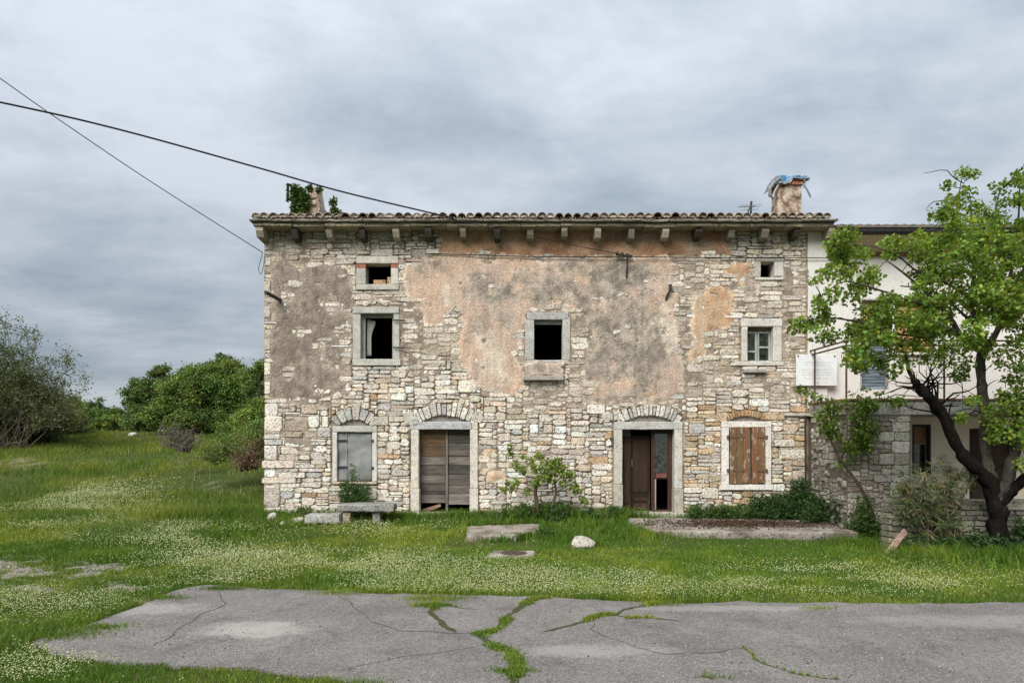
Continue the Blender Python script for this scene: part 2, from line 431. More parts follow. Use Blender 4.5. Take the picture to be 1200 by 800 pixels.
CRACKS = [
    [(622, 705), (608, 713), (597, 720), (592, 730), (582, 740), (570, 744), (557, 746), (566, 753), (573, 758), (593, 767), (603, 780), (600, 800), (603, 812)],
    [(512, 702), (508, 712), (507, 720), (517, 730), (524, 737), (534, 743)],
    [(635, 743), (648, 739), (663, 735), (690, 727), (705, 724), (720, 723), (743, 715), (770, 710)],
    [(720, 723), (740, 726), (760, 727), (783, 729), (797, 730)],
    [(870, 763), (885, 774), (905, 783), (930, 792), (980, 799)],
    [(517, 709), (530, 712), (560, 717)],
    [(820, 796), (828, 798), (835, 799)],
    [(390, 699), (420, 716), (436, 730), (470, 742), (557, 746)], [(573, 758), (520, 766), (470, 772), (410, 790)],
    [(250, 690), (262, 708), (240, 722), (205, 742), (180, 760)], [(690, 727), (702, 745), (740, 760), (790, 770), (870, 763)], [(640, 703), (625, 706)]]
CW = [0.085, 0.075, 0.055, 0.04, 0.018, 0.015, 0.03, .010, .008, .010, .009, .05]
def crack_pts(c, w):
    P0 = np.array([G(*p) for p in c]); out = []
    for a, b in zip(P0[:-1], P0[1:]):
        n = max(2, int(np.linalg.norm(b - a) / 0.07))
        for k in range(n):
            p = a + (b - a) * k / n
            out.append(p + (np.array([fbm(p[0], p[1], 0.3, 3, 51), fbm(p[0], p[1], 0.3, 3, 57)]) - 0.5) * 0.2)
    out.append(P0[-1]); return np.array(out)
CRACK_LINES = [crack_pts(c, w) for c, w in zip(CRACKS, CW)]
def make_road():
    bm = bmesh.new()
    top = [bm.verts.new((x, y, 0.03)) for x, y in ROAD]
    fc = bm.faces.new(top)
    bmesh.ops.triangulate(bm, faces=[fc])
    low = [bm.verts.new((x, y, -0.05)) for x, y in ROAD]
    for i in range(len(top)):
        j = (i + 1) % len(top); bm.faces.new((top[i], top[j], low[j], low[i]))
    bmesh.ops.recalc_face_normals(bm, faces=bm.faces)
    me = D.meshes.new('road'); bm.to_mesh(me); bm.free(); me.materials.append(mat_road())
    o = link(D.objects.new('road', me)); o['kind'] = 'structure'
    for line, w in zip(CRACK_LINES, CW):
        mb = MB(); vs = []; fs = []
        for i, p in enumerate(line):
            d = line[min(i + 1, len(line) - 1)] - line[max(i - 1, 0)]; d = d / (np.linalg.norm(d) + 1e-9); nn = np.array([-d[1], d[0]])
            ww = w * (0.35 + 1.1 * fbm(p[0] * 3, p[1] * 3, 0.5, 2, 61)) * (0.35 if i in (0, len(line) - 1) else 1)
            for s in (-1, 1): q = p + nn * ww * s * 0.5; vs.append((q[0], q[1], 0.034))
            if i: fs.append((2 * i - 2, 2 * i - 1, 2 * i + 1, 2 * i))
        mb.add(vs, fs, (0.060, 0.066, 0.028)); mb.build('crack', M['soil'], o)
make_road()

# ------------------------------------------------------------------ leaves and blades in bulk
def unit(a): return a / (np.linalg.norm(a, axis=1, keepdims=True) + 1e-9)
def leaves(pos, size, col, rng, width=0.6, up=0.4, droop=0.0, outward=None, fold=0.12):
    """folded leaf: base, two sides, tip -> 2 triangles with a crease"""
    n = len(pos); size = np.broadcast_to(size, (n,)).reshape(-1, 1)
    a = unit(rng.normal(size=(n, 3)) + np.array([0, 0, -droop]))
    if outward is not None: a = unit(a + outward)
    nn = unit(rng.normal(size=(n, 3)) * (1 - up) + np.array([0, 0, 1.0]) * up * 1.4)
    b = unit(np.cross(nn, a)); nn = np.cross(a, b)
    p0 = pos - a * size * 0.5; p2 = pos + a * size * 0.5
    s = size * width * 0.5
    p1 = pos + b * s + nn * size * fold - a * size * 0.04; p3 = pos - b * s + nn * size * fold - a * size * 0.04
    v = np.stack([p0, p1, p2, p3], 1).reshape(-1, 3)
    i = np.arange(n)[:, None] * 4
    f = np.concatenate([i + np.array([[0, 1, 2]]), i + np.array([[0, 2, 3]])], 0)
    return v, f, np.repeat(col, 4, 0)
def round_leaves(pos, size, col, rng, width=0.75, up=0.35, outward=None):
    """broader leaf of six points, 4 triangles"""
    n = len(pos); size = np.broadcast_to(size, (n,)).reshape(-1, 1)
    a = rng.normal(size=(n, 3)) + np.array([0, 0, -0.35])
    if outward is not None: a = a + outward
    a = unit(a)
    nn = unit(rng.normal(size=(n, 3)) * (1 - up) + np.array([0, 0, 1.0]) * up * 1.5)
    b = unit(np.cross(nn, a)); nn = np.cross(a, b)
    L = [(-0.5, 0, 0), (-0.2, 0.5, 0.1), (0.2, 0.42, 0.08), (0.5, 0, -0.08), (0.2, -0.42, 0.08), (-0.2, -0.5, 0.1)]
    pts = [pos + a * size * x + b * size * width * y + nn * size * z for x, y, z in L]
    v = np.stack(pts, 1).reshape(-1, 3); i = np.arange(n)[:, None] * 6
    f = np.concatenate([i + np.array([q]) for q in ((0, 1, 2), (0, 2, 3), (0, 3, 4), (0, 4, 5))], 0)
    return v, f, np.repeat(col, 6, 0)
def cvar(base, n, rng, amt=0.25, hue=0.12):
    base = np.array(base); k = 1 + rng.normal(size=(n, 1)) * amt
    h = rng.normal(size=(n, 1)) * hue
    c = base * np.clip(k, 0.4, 1.8) * np.concatenate([1 + h, np.ones((n, 1)), 1 - h * 0.5], 1)
    return np.clip(c, 0.004, 0.9)
def blades(x, y, z, h, w, col, rng, lean=0.35, seg=2):
    n = len(x); th = rng.uniform(0, 2 * PI, n); ph = rng.uniform(0, 2 * PI, n)
    base = np.stack([x, y, z], 1); wd = np.stack([np.cos(th), np.sin(th), np.zeros(n)], 1) * w[:, None] * 0.5
    ld = np.stack([np.cos(ph), np.sin(ph), np.zeros(n)], 1) * (h * lean * rng.uniform(0.2, 1.6, n))[:, None]
    upv = np.zeros((n, 3)); upv[:, 2] = h
    tip = base + ld + upv * 0.94
    if seg == 1:
        v = np.stack([base - wd, base + wd, tip], 1).reshape(-1, 3); i = np.arange(n)[:, None] * 3
        return v, [i + np.array([[0, 1, 2]])], np.repeat(col, 3, 0)
    mid = base + ld * 0.32 + upv * 0.58
    v = np.stack([base - wd, base + wd, mid + wd * 0.8, mid - wd * 0.8, tip], 1).reshape(-1, 3); i = np.arange(n)[:, None] * 5
    c = np.repeat(col, 5, 0)
    return v, [i + np.array([[0, 1, 2, 3]]), i + np.array([[3, 2, 4]])], c
class Bulk:
    def __init__(self): self.v = []; self.f = {}; self.c = []; self.n = 0
    def add(self, v, f, c):
        for a in (f if isinstance(f, list) else [f]): self.f.setdefault(a.shape[1], []).append(a + self.n)
        self.v.append(v); self.c.append(c); self.n += len(v)
    def build(self, name, mat, parent=None):
        return bulk(name, np.concatenate(self.v), [np.concatenate(a) for a in self.f.values()], np.concatenate(self.c), mat, parent)

# ------------------------------------------------------------------ the stone house
HX0, HX1 = U(310), U(946)
house = thing('stone_house', 'abandoned two-storey stone house with patchy orange and grey plaster', 'house')
# openings (photo pixels on the facade): outer edge of the dressed frame
OPEN = {
    'attic_l': (418, 300, 467, 340), 'first_l': (414, 359, 470, 428), 'first_c': (615, 366, 668, 424), 'first_r': (868, 373, 916, 429),
    'attic_r': (885, 305, 917, 328), 'ground_l': (390, 499, 442, 567), 'door_l': (482, 493, 560, 612), 'door_r': (719, 493, 800, 612),
    'ground_r': (845, 493, 904, 574)}
HOLE = {
    'attic_l': (429, 309, 459, 332), 'first_l': (423, 367, 462, 421), 'first_c': (626, 375, 659, 421), 'first_r': (875, 383, 906, 424),
    'attic_r': (891, 307, 907, 325), 'ground_l': (395, 506, 437, 564), 'door_l': (491, 503, 551, 612), 'door_r': (729, 503, 790, 612),
    'ground_r': (853, 500, 895, 567)}
# arches over the openings: centre px, half span px, spring py, apex py, ring px, pieces
ARCH = {'ground_l': (416, 19, 500, 491.5, 14, 7), 'door_l': (521, 33, 497.5, 487, 15, 13), 'door_r': (760, 34, 497.5, 487, 12.5, 16), 'ground_r': (874, 20, 493, 487.5, 7, 13)}
def arch_geo(a):
    cx, s, ys, ya, ring, n = ARCH[a]; r = ys - ya; R = (s * s + r * r) / (2 * r)
    return cx, ya + R, R, math.asin(min(1, s / R)), ring, n          # centre in px (y down)
def in_arch(px, py, pad=1.0):
    r = np.zeros(np.shape(px), bool)
    for a in ARCH:
        cx, cy, R, th, ring, n = arch_geo(a)
        dx = px - cx; dy = cy - py; d = np.hypot(dx, dy)
        r |= (np.abs(np.arctan2(dx, dy)) < th * 1.08 + 2.0 / R) & (d < R + ring + pad) & (py < ARCH[a][2] + 2)
    return r
PLASTER = {
    'A': [(319, 309), (345, 306), (400, 310), (418, 311), (418, 345), (410, 372), (402, 400), (408, 430), (404, 452), (398, 470), (380, 468), (366, 474), (350, 470), (335, 474), (317, 466)],
    'A2': [(331, 511), (356, 510), (371, 516), (372, 524), (352, 526), (332, 521)],
    'R': [(514, 262), (858, 262), (858, 298), (800, 301), (700, 300), (515, 298)],
    'B': [(470, 310), (516, 301), (740, 303), (795, 305), (793, 345), (788, 400), (806, 425), (806, 455), (795, 470), (740, 472), (690, 474), (688, 400), (683, 364), (660, 358), (615, 362), (613, 440), (604, 466), (578, 460), (553, 446),
          (542, 420), (541, 372), (535, 358), (522, 372), (505, 388), (494, 380), (488, 352), (474, 344)],
    'C': [(806, 345), (828, 339), (861, 340), (862, 372), (852, 386), (832, 394), (827, 420), (806, 423)],
    'C2': [(840, 308), (858, 306), (876, 312), (874, 335), (862, 336), (850, 322)],
    'C3': [(568, 523), (579, 522), (579, 541), (568, 541)], 'C4': [(570, 549), (593, 552), (592, 567), (572, 565)],
    'G': [(916, 309), (944, 309), (944, 318), (930, 322), (934, 334), (922, 340), (914, 334)],
    'S': [(614, 424), (662, 424), (660, 441), (614, 441)],
    'W': [(800, 426), (812, 430), (814, 448), (806, 462), (800, 462)],
}
THIN = [[(404, 340), (414, 345), (414, 430), (404, 450), (396, 440)], [(470, 345), (492, 372), (540, 380), (545, 425), (500, 440), (470, 430)],
        [(668, 360), (690, 364), (690, 470), (664, 470), (612, 462), (612, 446), (668, 446)], [(862, 372), (868, 372), (868, 432), (862, 436)], [(916, 340), (944, 335), (944, 470), (900, 480), (870, 450), (916, 430)],
        [(796, 304), (838, 304), (850, 340), (806, 345), (806, 425), (790, 400)], [(828, 395), (860, 388), (866, 435), (830, 470), (806, 470), (808, 426)], [(414, 344), (418, 341), (470, 341), (470, 358), (414, 358)],
        [(885, 328), (920, 336), (916, 372), (868, 372), (862, 345)], [(640, 448), (690, 470), (688, 482), (600, 482), (600, 468)]]

def make_facade():
    res = 0.03
    us = np.arange(HX0, HX1 + res, res); vs_ = np.arange(-0.25, V(262), res)
    Ug, Vg = np.meshgrid(us, vs_)
    px = 600 + Ug * 45; py = HZ - (Vg - EYE) * 45
    wx = px + (fbm(px, py, 22, 5, 71) - 0.5) * 26 + (fbm(px, py, 5, 3, 77) - 0.5) * 7
    wy = py + (fbm(px, py, 22, 5, 81) - 0.5) * 26 + (fbm(px, py, 5, 3, 87) - 0.5) * 7
    lx = px + (fbm(px, py, 8, 4, 72) - 0.5) * 9; ly = py + (fbm(px, py, 8, 4, 82) - 0.5) * 9
    reg = {}
    for k, poly in PLASTER.items():
        small = k in ('A2', 'C3', 'C4', 'S', 'R', 'G', 'W')
        reg[k] = inpoly(lx, ly, poly) if small else inpoly(wx, wy, poly)
    # holes eaten through the plaster
    holes = fbm(px, py, 9, 4, 91)
    pl = np.zeros(px.shape, bool)
    for k in reg: pl |= reg[k]
    eaten = ((holes > 0.765) | (reg['A'] & (fbm(px, py, 13, 5, 95, .6) > .685 - .0006 * np.maximum(py - 330, 0)))) & ~reg['R']
    for (hx, hy, hr) in ((577, 334, 5), (786, 340, 4), (734, 345, 5), (700, 352, 7), (566, 398, 3.5), (605, 456, 1.5), (536, 368, 4)):
        eaten |= np.hypot(lx - hx, (ly - hy) * 1.3) < hr
    pl &= ~eaten
    thin = np.zeros(px.shape, bool)
    for poly in THIN: thin |= inpoly(wx, wy, poly)
    thin &= ~pl
    # a soft-edged copy so that plaster thins out towards its edge
    def blur(a, r):
        p = np.pad(a.astype(float), r, mode='edge'); c = np.cumsum(np.pad(p, ((1, 0), (0, 0))), 0); p = (c[2 * r + 1:] - c[:-2 * r - 1]) / (2 * r + 1)
        c = np.cumsum(np.pad(p, ((0, 0), (1, 0))), 1); return (c[:, 2 * r + 1:] - c[:, :-2 * r - 1]) / (2 * r + 1)
    near = blur(pl & ~reg['R'], 11); near_in = blur(pl, 5)
    thin |= (near + 1.1 * (fbm(px, py, 7, 4, 105) - .5) > .22) & (near > .02) & ~pl
    n1 = fbm(Ug, Vg, 0.9, 4, 101); n2 = fbm(Ug, Vg, 0.12, 4, 103); n3 = fbm(Ug, Vg, 0.3, 4, 107)
    h = -0.006 + 0.012 * n2 + 0.075 * np.clip(fbm(Ug, Vg, 0.45, 4, 109) - 0.52, 0, 1)
    h = np.where(thin, 0.012 + 0.020 * n3 + 0.008 * n2, h)
    h = np.where(pl, 0.026 + 0.020 * sstep(.55, .95, near_in) + 0.010 * n1 + 0.010 * (n2 - 0.5), h)
    h = np.where(reg['S'] & pl, 0.09 + 0.02 * n2, h)
    tymp = in_arch(px, py, -2)
    h = np.where(tymp, -0.05, h)
    # ---- colours
    def C(*c): return np.array(c)[None, None, :]
    def lerp(a, b, t): return a + (b - a) * t[..., None]
    col = lerp(C(.11, .082, .056), C(.33, .265, .195), sstep(0.38, 0.8, n3))
    col = lerp(col, C(.47, .39, .30), sstep(0.54, 0.72, fbm(Ug, Vg, 0.45, 4, 109)) * .85)
    col = lerp(col, C(.36, .25, .15), sstep(0.52, 0.72, fbm(px, py, 45, 3, 111)) * 0.7)
    col = np.where(thin[..., None], lerp(C(.40, .33, .26), C(.24, .195, .15), sstep(0.35, 0.7, n3)), col)
    tan = lerp(C(.50, .385, .305), C(.53, .385, .285), sstep(0.35, 0.65, fbm(px, py, 30, 4, 121)))
    gry = lerp(C(.20, .17, .14), C(.42, .36, .29), sstep(0.25, 0.75, fbm(px, py, 9, 6, 123, .68)))
    wht = lerp(C(.68, .59, .48), C(.58, .49, .39), n2)
    def blob(cx, cy, rx, ry): return np.exp(-((wx - cx) / rx) ** 2 - ((wy - cy) / ry) ** 2)
    fine = fbm(px, py, 7, 5, 131, .72); mid = fbm(px, py, 18, 4, 133)
    gm = 1.25 * blob(720, 400, 62, 80) + 1.0 * blob(640, 330, 60, 26) + .75 * blob(560, 335, 22, 18) + .8 * blob(500, 318, 26, 12) + .8 * blob(585, 350, 40, 12) + .75 * blob(735, 320, 45, 22) + .6 * blob(560, 378, 18, 18) + .7 * blob(765, 385, 32, 45) + .6 * blob(600, 380, 20, 10)
    gm = sstep(0.38, 0.78, gm * 0.62 + (mid - 0.5) * 1.1 + (fine - 0.5) * 0.7 + 0.1)
    wm = 1.0 * blob(577, 418, 17, 30) + .9 * blob(530, 350, 14, 22) + .9 * blob(783, 375, 7, 42) + .5 * blob(755, 375, 25, 40) + .7 * blob(600, 320, 18, 10) + .7 * blob(470, 335, 10, 30) + .5 * blob(650, 352, 40, 6)
    wm = sstep(0.36, 0.75, wm * 0.68 + (mid - 0.5) * 0.9 + (fine - 0.5) * 0.8 + 0.08)
    cB = lerp(lerp(tan, gry, gm), np.broadcast_to(wht, tan.shape), wm * 0.85)
    dkm = sstep(0.42, 0.8, (1.0 * blob(735, 330, 10, 16) + blob(790, 346, 3, 25) + .8 * blob(710, 440, 30, 24) + .7 * blob(775, 445, 22, 12) + .6 * blob(564, 374, 8, 7)) * 0.62 + (fine - 0.5) * 1.0)
    cB = lerp(cB, np.broadcast_to(C(.20, .175, .155), tan.shape), dkm * 0.8)
    cA = lerp(C(.185, .150, .122), C(.34, .28, .225), sstep(0.22, 0.80, fbm(px, py, 7, 6, 141, .68)))
    cA = lerp(cA, np.broadcast_to(C(.45, .39, .31), tan.shape), sstep(0.62, 0.76, fbm(px, py, 26, 4, 143)) * 0.6)
    cR = lerp(C(.27, .150, .085), C(.44, .27, .165), sstep(0.3, 0.7, fbm(px, py, 14, 5, 151)))
    cR = lerp(cR, np.broadcast_to(C(.34, .27, .20), tan.shape), sstep(0.55, 0.75, fbm(px, py, 30, 4, 153)) * 0.7)
    cC = lerp(C(.43, .265, .155), C(.52, .37, .245), sstep(0.3, 0.7, fbm(px, py, 12, 4, 161)))
    cC = lerp(cC, np.broadcast_to(C(.50, .38, .27), tan.shape), ((px < 828) & (py > 338))[..., None].any(-1) * 0.75)
    for k, c in (('A', cA), ('A2', cA), ('R', cR), ('B', cB), ('C', cC), ('C2', cC), ('C3', cC), ('C4', cC), ('G', cA), ('S', lerp(gry, tan, mid * 0.5)), ('W', cA * 0.9)):
        col = np.where((reg[k] & pl)[..., None], c, col)
    streak = fbm(px * 1.0, py / 9.0, 4, 5, 181, .6); col = np.where((pl & ~reg['R'])[..., None], col * (1 + .55 * (streak - .5))[..., None] * (1 + .25 * (1 - sstep(.5, .95, near_in)))[..., None], col)
    col = np.where(tymp[..., None], lerp(C(.34, .30, .255), C(.22, .20, .175), fine), col)
    # ---- the sheet with its openings
    keep = np.ones(px.shape, bool)
    for k, (a, b, c, d) in OPEN.items(): keep &= ~((px > a + 2.5) & (px < c - 2.5) & (py > b + 2.5) & (py < d - 2.5))
    n, m = px.shape; i = np.arange(n * m).reshape(n, m)
    kq = keep[:-1, :-1] & keep[:-1, 1:] & keep[1:, 1:] & keep[1:, :-1]
    f = np.stack([i[:-1, :-1], i[:-1, 1:], i[1:, 1:], i[1:, :-1]], -1)[kq]
    v = np.stack([Ug, F - h, Vg], -1).reshape(-1, 3)
    wall = MB()
    # solid wall behind, cut round the openings
    ex = sorted({HX0, HX1} | {U(q) for r in HOLE.values() for q in (r[0] - 1, r[2] + 1)})
    ez = sorted({-0.25, V(262)} | {V(q) for r in HOLE.values() for q in (r[1] - 1, r[3] + 1)})
    for a, b in zip(ex[:-1], ex[1:]):
        run = None
        for c, d in zip(ez[:-1], ez[1:]):
            cx = 600 + (a + b) / 2 * 45; cy = HZ - ((c + d) / 2 - EYE) * 45
            solid = not any(r[0] - 1 < cx < r[2] + 1 and r[1] - 1 < cy < r[3] + 1 for r in HOLE.values())
            if solid: run = [c, d] if run is None else [run[0], d]
            if (not solid or d == ez[-1]) and run is not None:
                wall.box(a, b, F + 0.09, F + 0.5, run[0], run[1], (.26, .23, .2)); run = None
    w = wall.build('facade_wall', M['stone'], house)
    bulk('render_coat', v, f, col.reshape(-1, 3), M['render'], w, smooth=False)
    return w, (px, py, pl, thin)
facade, FIELD = make_facade()

def stone_poly(w, h, rg, cut=(0.1, 0.32), jit=0.07):
    s = min(w, h); pts = []
    for sx, sy in ((-1, -1), (1, -1), (1, 1), (-1, 1)):
        cx = rg.uniform(*cut) * s; cy = rg.uniform(*cut) * s
        if w > 2 * h: cx *= 1.4
        a = (sx * (w / 2 - cx), sy * h / 2); b = (sx * w / 2, sy * (h / 2 - cy))
        pts += [a, b] if sx * sy < 0 else [b, a]
    pts = [(x + rg.uniform(-jit, jit) * s, y + rg.uniform(-jit, jit) * s) for x, y in pts]
    return pts
def stone_geo(poly, cu, cv, back, front, inset, rg, tilt=0.012):
    """outline -> rounded block; returns (u, v, d) triples, d towards the viewer"""
    n = len(poly); pu = np.array(poly)
    tx, ty = rg.uniform(-tilt, tilt) / 0.15, rg.uniform(-tilt, tilt) / 0.15
    vs = [(cu + x, cv + y, back) for x, y in pu]
    vs += [(cu + x, cv + y, back + (front - back) * 0.72 + (x * tx + y * ty) * 0.5) for x, y in pu]
    r = np.hypot(pu[:, 0], pu[:, 1])[:, None]; k = np.maximum(0.45, 1 - inset / np.maximum(r, 1e-4))
    vs += [(cu + x, cv + y, front + x * tx + y * ty + rg.uniform(-.003, .003)) for x, y in pu * k]
    fs = []
    for a in (0, n):
        for i in range(n): j = (i + 1) % n; fs.append((a + i, a + j, a + n + j, a + n + i))
    fs.append(tuple(range(2 * n, 3 * n)))
    return vs, fs
def pack(W, H, blocked, fixed, rg, cu=0.06, cv=0.045, wr=(3, 9), hr=(2, 4), big=0.12):
    """rubble laid bottom-up: rectangles (u0,v0,u1,v1) in cells, none overlapping"""
    occ = np.zeros((H, W), bool); occ |= blocked; out = []
    for (a, b, c, d) in fixed:
        a, b, c, d = max(a, -1), max(b, 0), min(c, W), min(d, H)
        occ[b:d, max(a, 0):c] = True; out.append((a, b, c, d, True))
    for r in range(H):
        c = 0
        while c < W:
            if occ[r, c]: c += 1; continue
            run = 0
            while c + run < W and not occ[r, c + run] and run < 14: run += 1
            hh = rg.choice([1, 2, 2, 2, 2, 3, 3, 3]) if rg.random() > big else 4
            hh = max(1, min(hr[1] + (1 if rg.random() < big else 0), hh))
            w = rg.randint(*wr)
            if hh <= 2: w = int(w * 1.3)
            w = max(2, min(w, run))
            if run - w == 1: w = run if run <= wr[1] + 1 else w - 1
            w = max(1, min(w, run))
            while hh > 1 and (r + hh > H or occ[r:r + hh, c:c + w].any()): hh -= 1
            occ[r:r + hh, c:c + w] = True; out.append((c, r, c + w, r + hh, False)); c += w
    return out
PAL = [((.66, .59, .49), 32), ((.72, .66, .57), 28), ((.56, .50, .425), 16), ((.58, .48, .36), 12), ((.50, .48, .44), 9), ((.50, .35, .215), 3), ((.76, .71, .63), 14)]
def pick_col(rg, pal=PAL):
    t = rg.random() * sum(w for _, w in pal)
    for c, w in pal:
        t -= w
        if t <= 0: break
    k = rg.uniform(0.80, 1.22); return tuple(min(.80, x * k * rg.uniform(.97, 1.03)) for x in c)
BIGST = [(310, 472, 327, 487), (310, 488, 332, 506), (334, 491, 361, 506), (352, 474, 371, 486), (310, 507, 329, 514), (332, 506, 356, 512), (310, 515, 331, 521), (310, 522, 326, 539), (328, 524, 355, 532),
         (307, 540, 345, 548), (310, 549, 324, 560), (325, 553, 358, 560), (306, 560, 347, 567), (310, 568, 328, 594), (361, 487, 375, 502), (377, 487, 386, 500), (688, 474, 709, 485), (637, 497, 648, 507), (649, 498, 665, 507),
         (621, 497, 632, 507), (668, 512, 686, 521), (694, 473, 709, 484), (893, 483, 920, 492), (912, 525, 944, 538), (908, 515, 932, 524), (929, 550, 944, 564), (823, 571, 843, 584), (806, 497, 825, 507), (536, 444, 558, 460),
         (435, 487, 455, 498), (455, 488, 476, 495), (371, 502, 388, 512), (839, 483, 852, 494), (897, 483, 912, 492), (434, 292, 461, 300), (500, 292, 514, 300), (310, 286, 320, 294), (310, 300, 319, 312), (309, 330, 318, 346), (309, 360, 318, 372), (310, 392, 319, 412), (309, 424, 318, 440), (309, 446, 319, 462)]
def lay_facade():
    rg = random.Random(5)
    cu, cv = 0.06, 0.05; W = int((HX1 - HX0) / cu); H = int((V(268) - 0.0) / cv)
    uu = HX0 + (np.arange(W) + 0.5) * cu; vv = 0.0 + (np.arange(H) + 0.5) * cv
    Ug, Vg = np.meshgrid(uu, vv); px = 600 + Ug * 45; py = HZ - (Vg - EYE) * 45
    bl = np.zeros((H, W), bool)
    for a, b, c, d in OPEN.values(): bl |= (px > a - .9) & (px < c + .9) & (py > b - .9) & (py < d + .9)
    bl |= in_arch(px, py, 1.0)
    # the second of two fields: courses shift with height so that joints do not run through
    fixed = []
    def cell(r): return (round((U(r[0]) - HX0) / cu), round((V(r[3]) - 0.0) / cv), round((U(r[2]) - HX0) / cu), round((V(r[1]) - 0.0) / cv))
    for r in BIGST: fixed.append(cell(r))
    rects = pack(W, H, bl, fixed, rg, cu, cv, (3, 9), (1, 4), .09)
    fx, fy, pl, thin = FIELD
    def at(F_, u, v):
        i = int(np.clip(round((v + 0.25) / 0.03), 0, F_.shape[0] - 1)); j = int(np.clip(round((u - HX0) / 0.03), 0, F_.shape[1] - 1)); return F_[i, j]
    items = []
    for (a, b, c, d, fxd) in rects:
        u0, u1 = HX0 + a * cu, HX0 + c * cu; v0, v1 = b * cv, d * cv
        um, vm = (u0 + u1) / 2, (v0 + v1) / 2
        cov = [at(pl, u, v) for u in (u0 + .02, um, u1 - .02) for v in (v0 + .02, vm, v1 - .02)]
        if all(cov): continue
        th = at(thin, um, vm)
        w = (u1 - u0) - 0.017; h = (v1 - v0) - 0.015
        if w < 0.03 or h < 0.025: continue
        sh = (fbm(um, vm, 1.6, 2, 171) - 0.5) * 0.07        # courses wander
        ppx = 600 + um * 45; ppy = HZ - (vm - EYE) * 45
        pal = PAL
        if ppx > 800 and ppy > 480: pal = PAL + [((.58, .46, .31), 30), ((.52, .37, .22), 10)]
        if ppy < 302: pal = [((.53, .49, .415), 30), ((.46, .43, .37), 26), ((.60, .55, .46), 18), ((.48, .41, .31), 8)]
        if th: pal = [((.68, .61, .51), 20), ((.57, .50, .41), 18), ((.47, .39, .30), 14)]
        if 470 > ppy > 302 and not th and ppx > 780: pal = PAL + [((.52, .48, .42), 16), ((.52, .42, .31), 12)]
        col = pick_col(rg, pal)
        front = rg.uniform(0.020, 0.052) + (0.012 if fxd else 0)
        poly = stone_poly(w, h, rg, (0.06, 0.2) if fxd else (0.1, 0.45), 0.05 if fxd else 0.13)
        vs, fs = stone_geo(poly, um, vm + (0 if fxd else sh * 0.4), -0.03, front, 0.011 + 0.05 * h, rg)
        vis = (1 - sum(cov) / 9.0) * (0.55 if th else 1)
        items.append((w * h * vis, [(u, F - dd, v) for u, v, dd in vs], fs, col))
    items.sort(key=lambda t: -t[0])
    for s, vs, fs, col in items[:300]:
        mb = MB(); mb.add(vs, fs, col); mb.build('stone', M['stone'], facade)
    mb = MB()
    for s, vs, fs, col in items[300:]: mb.add(vs, fs, col)
    tag(mb.build('rubble', M['stone'], facade), kind='stuff')
lay_facade()

def rough_block(x0, x1, y0, y1, z0, z1, col, name, mat, parent, ch=0.015, jit=0.006, seg=0.16, k=0.12):
    """a dressed stone: rounded edges, slightly wavy and chipped"""
    lo = np.array([x0, y0, z0]); hi = np.array([x1, y1, z1]); n = [max(1, int((hi[i] - lo[i]) / seg)) for i in range(3)]
    ax = []
    for i in range(3):
        L = hi[i] - lo[i]; c = min(ch, L * .3)
        ax.append(np.unique(np.concatenate([[lo[i], lo[i] + c], np.linspace(lo[i] + c, hi[i] - c, n[i] + 1), [hi[i] - c, hi[i]]]).round(5)))
    V_ = {}; vs = []; fs = []
    def vid(p):
        key = tuple(p)
        if key not in V_: V_[key] = len(vs); vs.append(np.array(p, float))
        return V_[key]
    for d in range(3):
        i, j = [(1, 2), (2, 0), (0, 1)][d]
        for s in (0, 1):
            for a in range(len(ax[i]) - 1):
                for b in range(len(ax[j]) - 1):
                    q = []
                    for (da, db) in ((0, 0), (1, 0), (1, 1), (0, 1)):
                        p = [0, 0, 0]; p[d] = ax[d][-1] if s else ax[d][0]; p[i] = ax[i][a + da]; p[j] = ax[j][b + db]; q.append(vid(p))
                    fs.append(tuple(q if s else q[::-1]))
    cin_lo = lo + np.minimum(ch, (hi - lo) * .3); cin_hi = hi - np.minimum(ch, (hi - lo) * .3)
    out = []
    for p in vs:
        q = np.clip(p, cin_lo, cin_hi); dlt = p - q; L = np.linalg.norm(dlt)
        if L > 1e-6: p = q + dlt / L * min(ch, L)
        nz = mnoise.noise_vector(Vector(p * 4.0)) ; nz2 = mnoise.noise_vector(Vector(p * 17.0))
        out.append(tuple(p + np.array(nz) * jit + np.array(nz2) * jit * 0.6))
    cols = [tuple(np.array(col) * (1 + k * mnoise.noise(Vector(p) * 3.0))) for p in out]
    mb = MB(); mb.add(out, fs, cols); return mb.build(name, mat, parent)

GREY = (.44, .425, .385); PALE = (.56, .53, .47); CREAM = (.60, .55, .47)
def blockpx(r, name, col, yf=0.05, yb=0.32, **kw):
    """a dressed stone given by its pixel rectangle on the facade; yf proud, yb deep"""
    return rough_block(U(r[0]), U(r[2]), F - yf, F + yb, V(r[3]), V(r[1]), col, name, M['dressed'], facade, **kw)
# attic window, left
blockpx((418, 300.5, 467, 309), 'lintel', CREAM, .05); blockpx((418, 314.5, 429, 333), 'jamb', GREY, .045); blockpx((458.5, 314.5, 467, 333), 'jamb', PALE, .045)
blockpx((418.5, 309.3, 429, 314.2), 'brick', (.36, .13, .075), .03, ch=.008); blockpx((458.5, 309.3, 467.5, 314.2), 'brick', (.36, .14, .08), .03, ch=.008)
blockpx((418, 333.3, 468, 340), 'sill', (.45, .42, .36), .06)
# first floor, left
blockpx((414, 360, 468, 367.5), 'lintel', GREY, .07); blockpx((414, 367.8, 423, 420.5), 'jamb', GREY, .045); blockpx((461.5, 367.8, 468.5, 420.5), 'jamb', GREY, .045)
blockpx((413.5, 420.8, 470, 428.5), 'sill', (.47, .45, .39), .075)
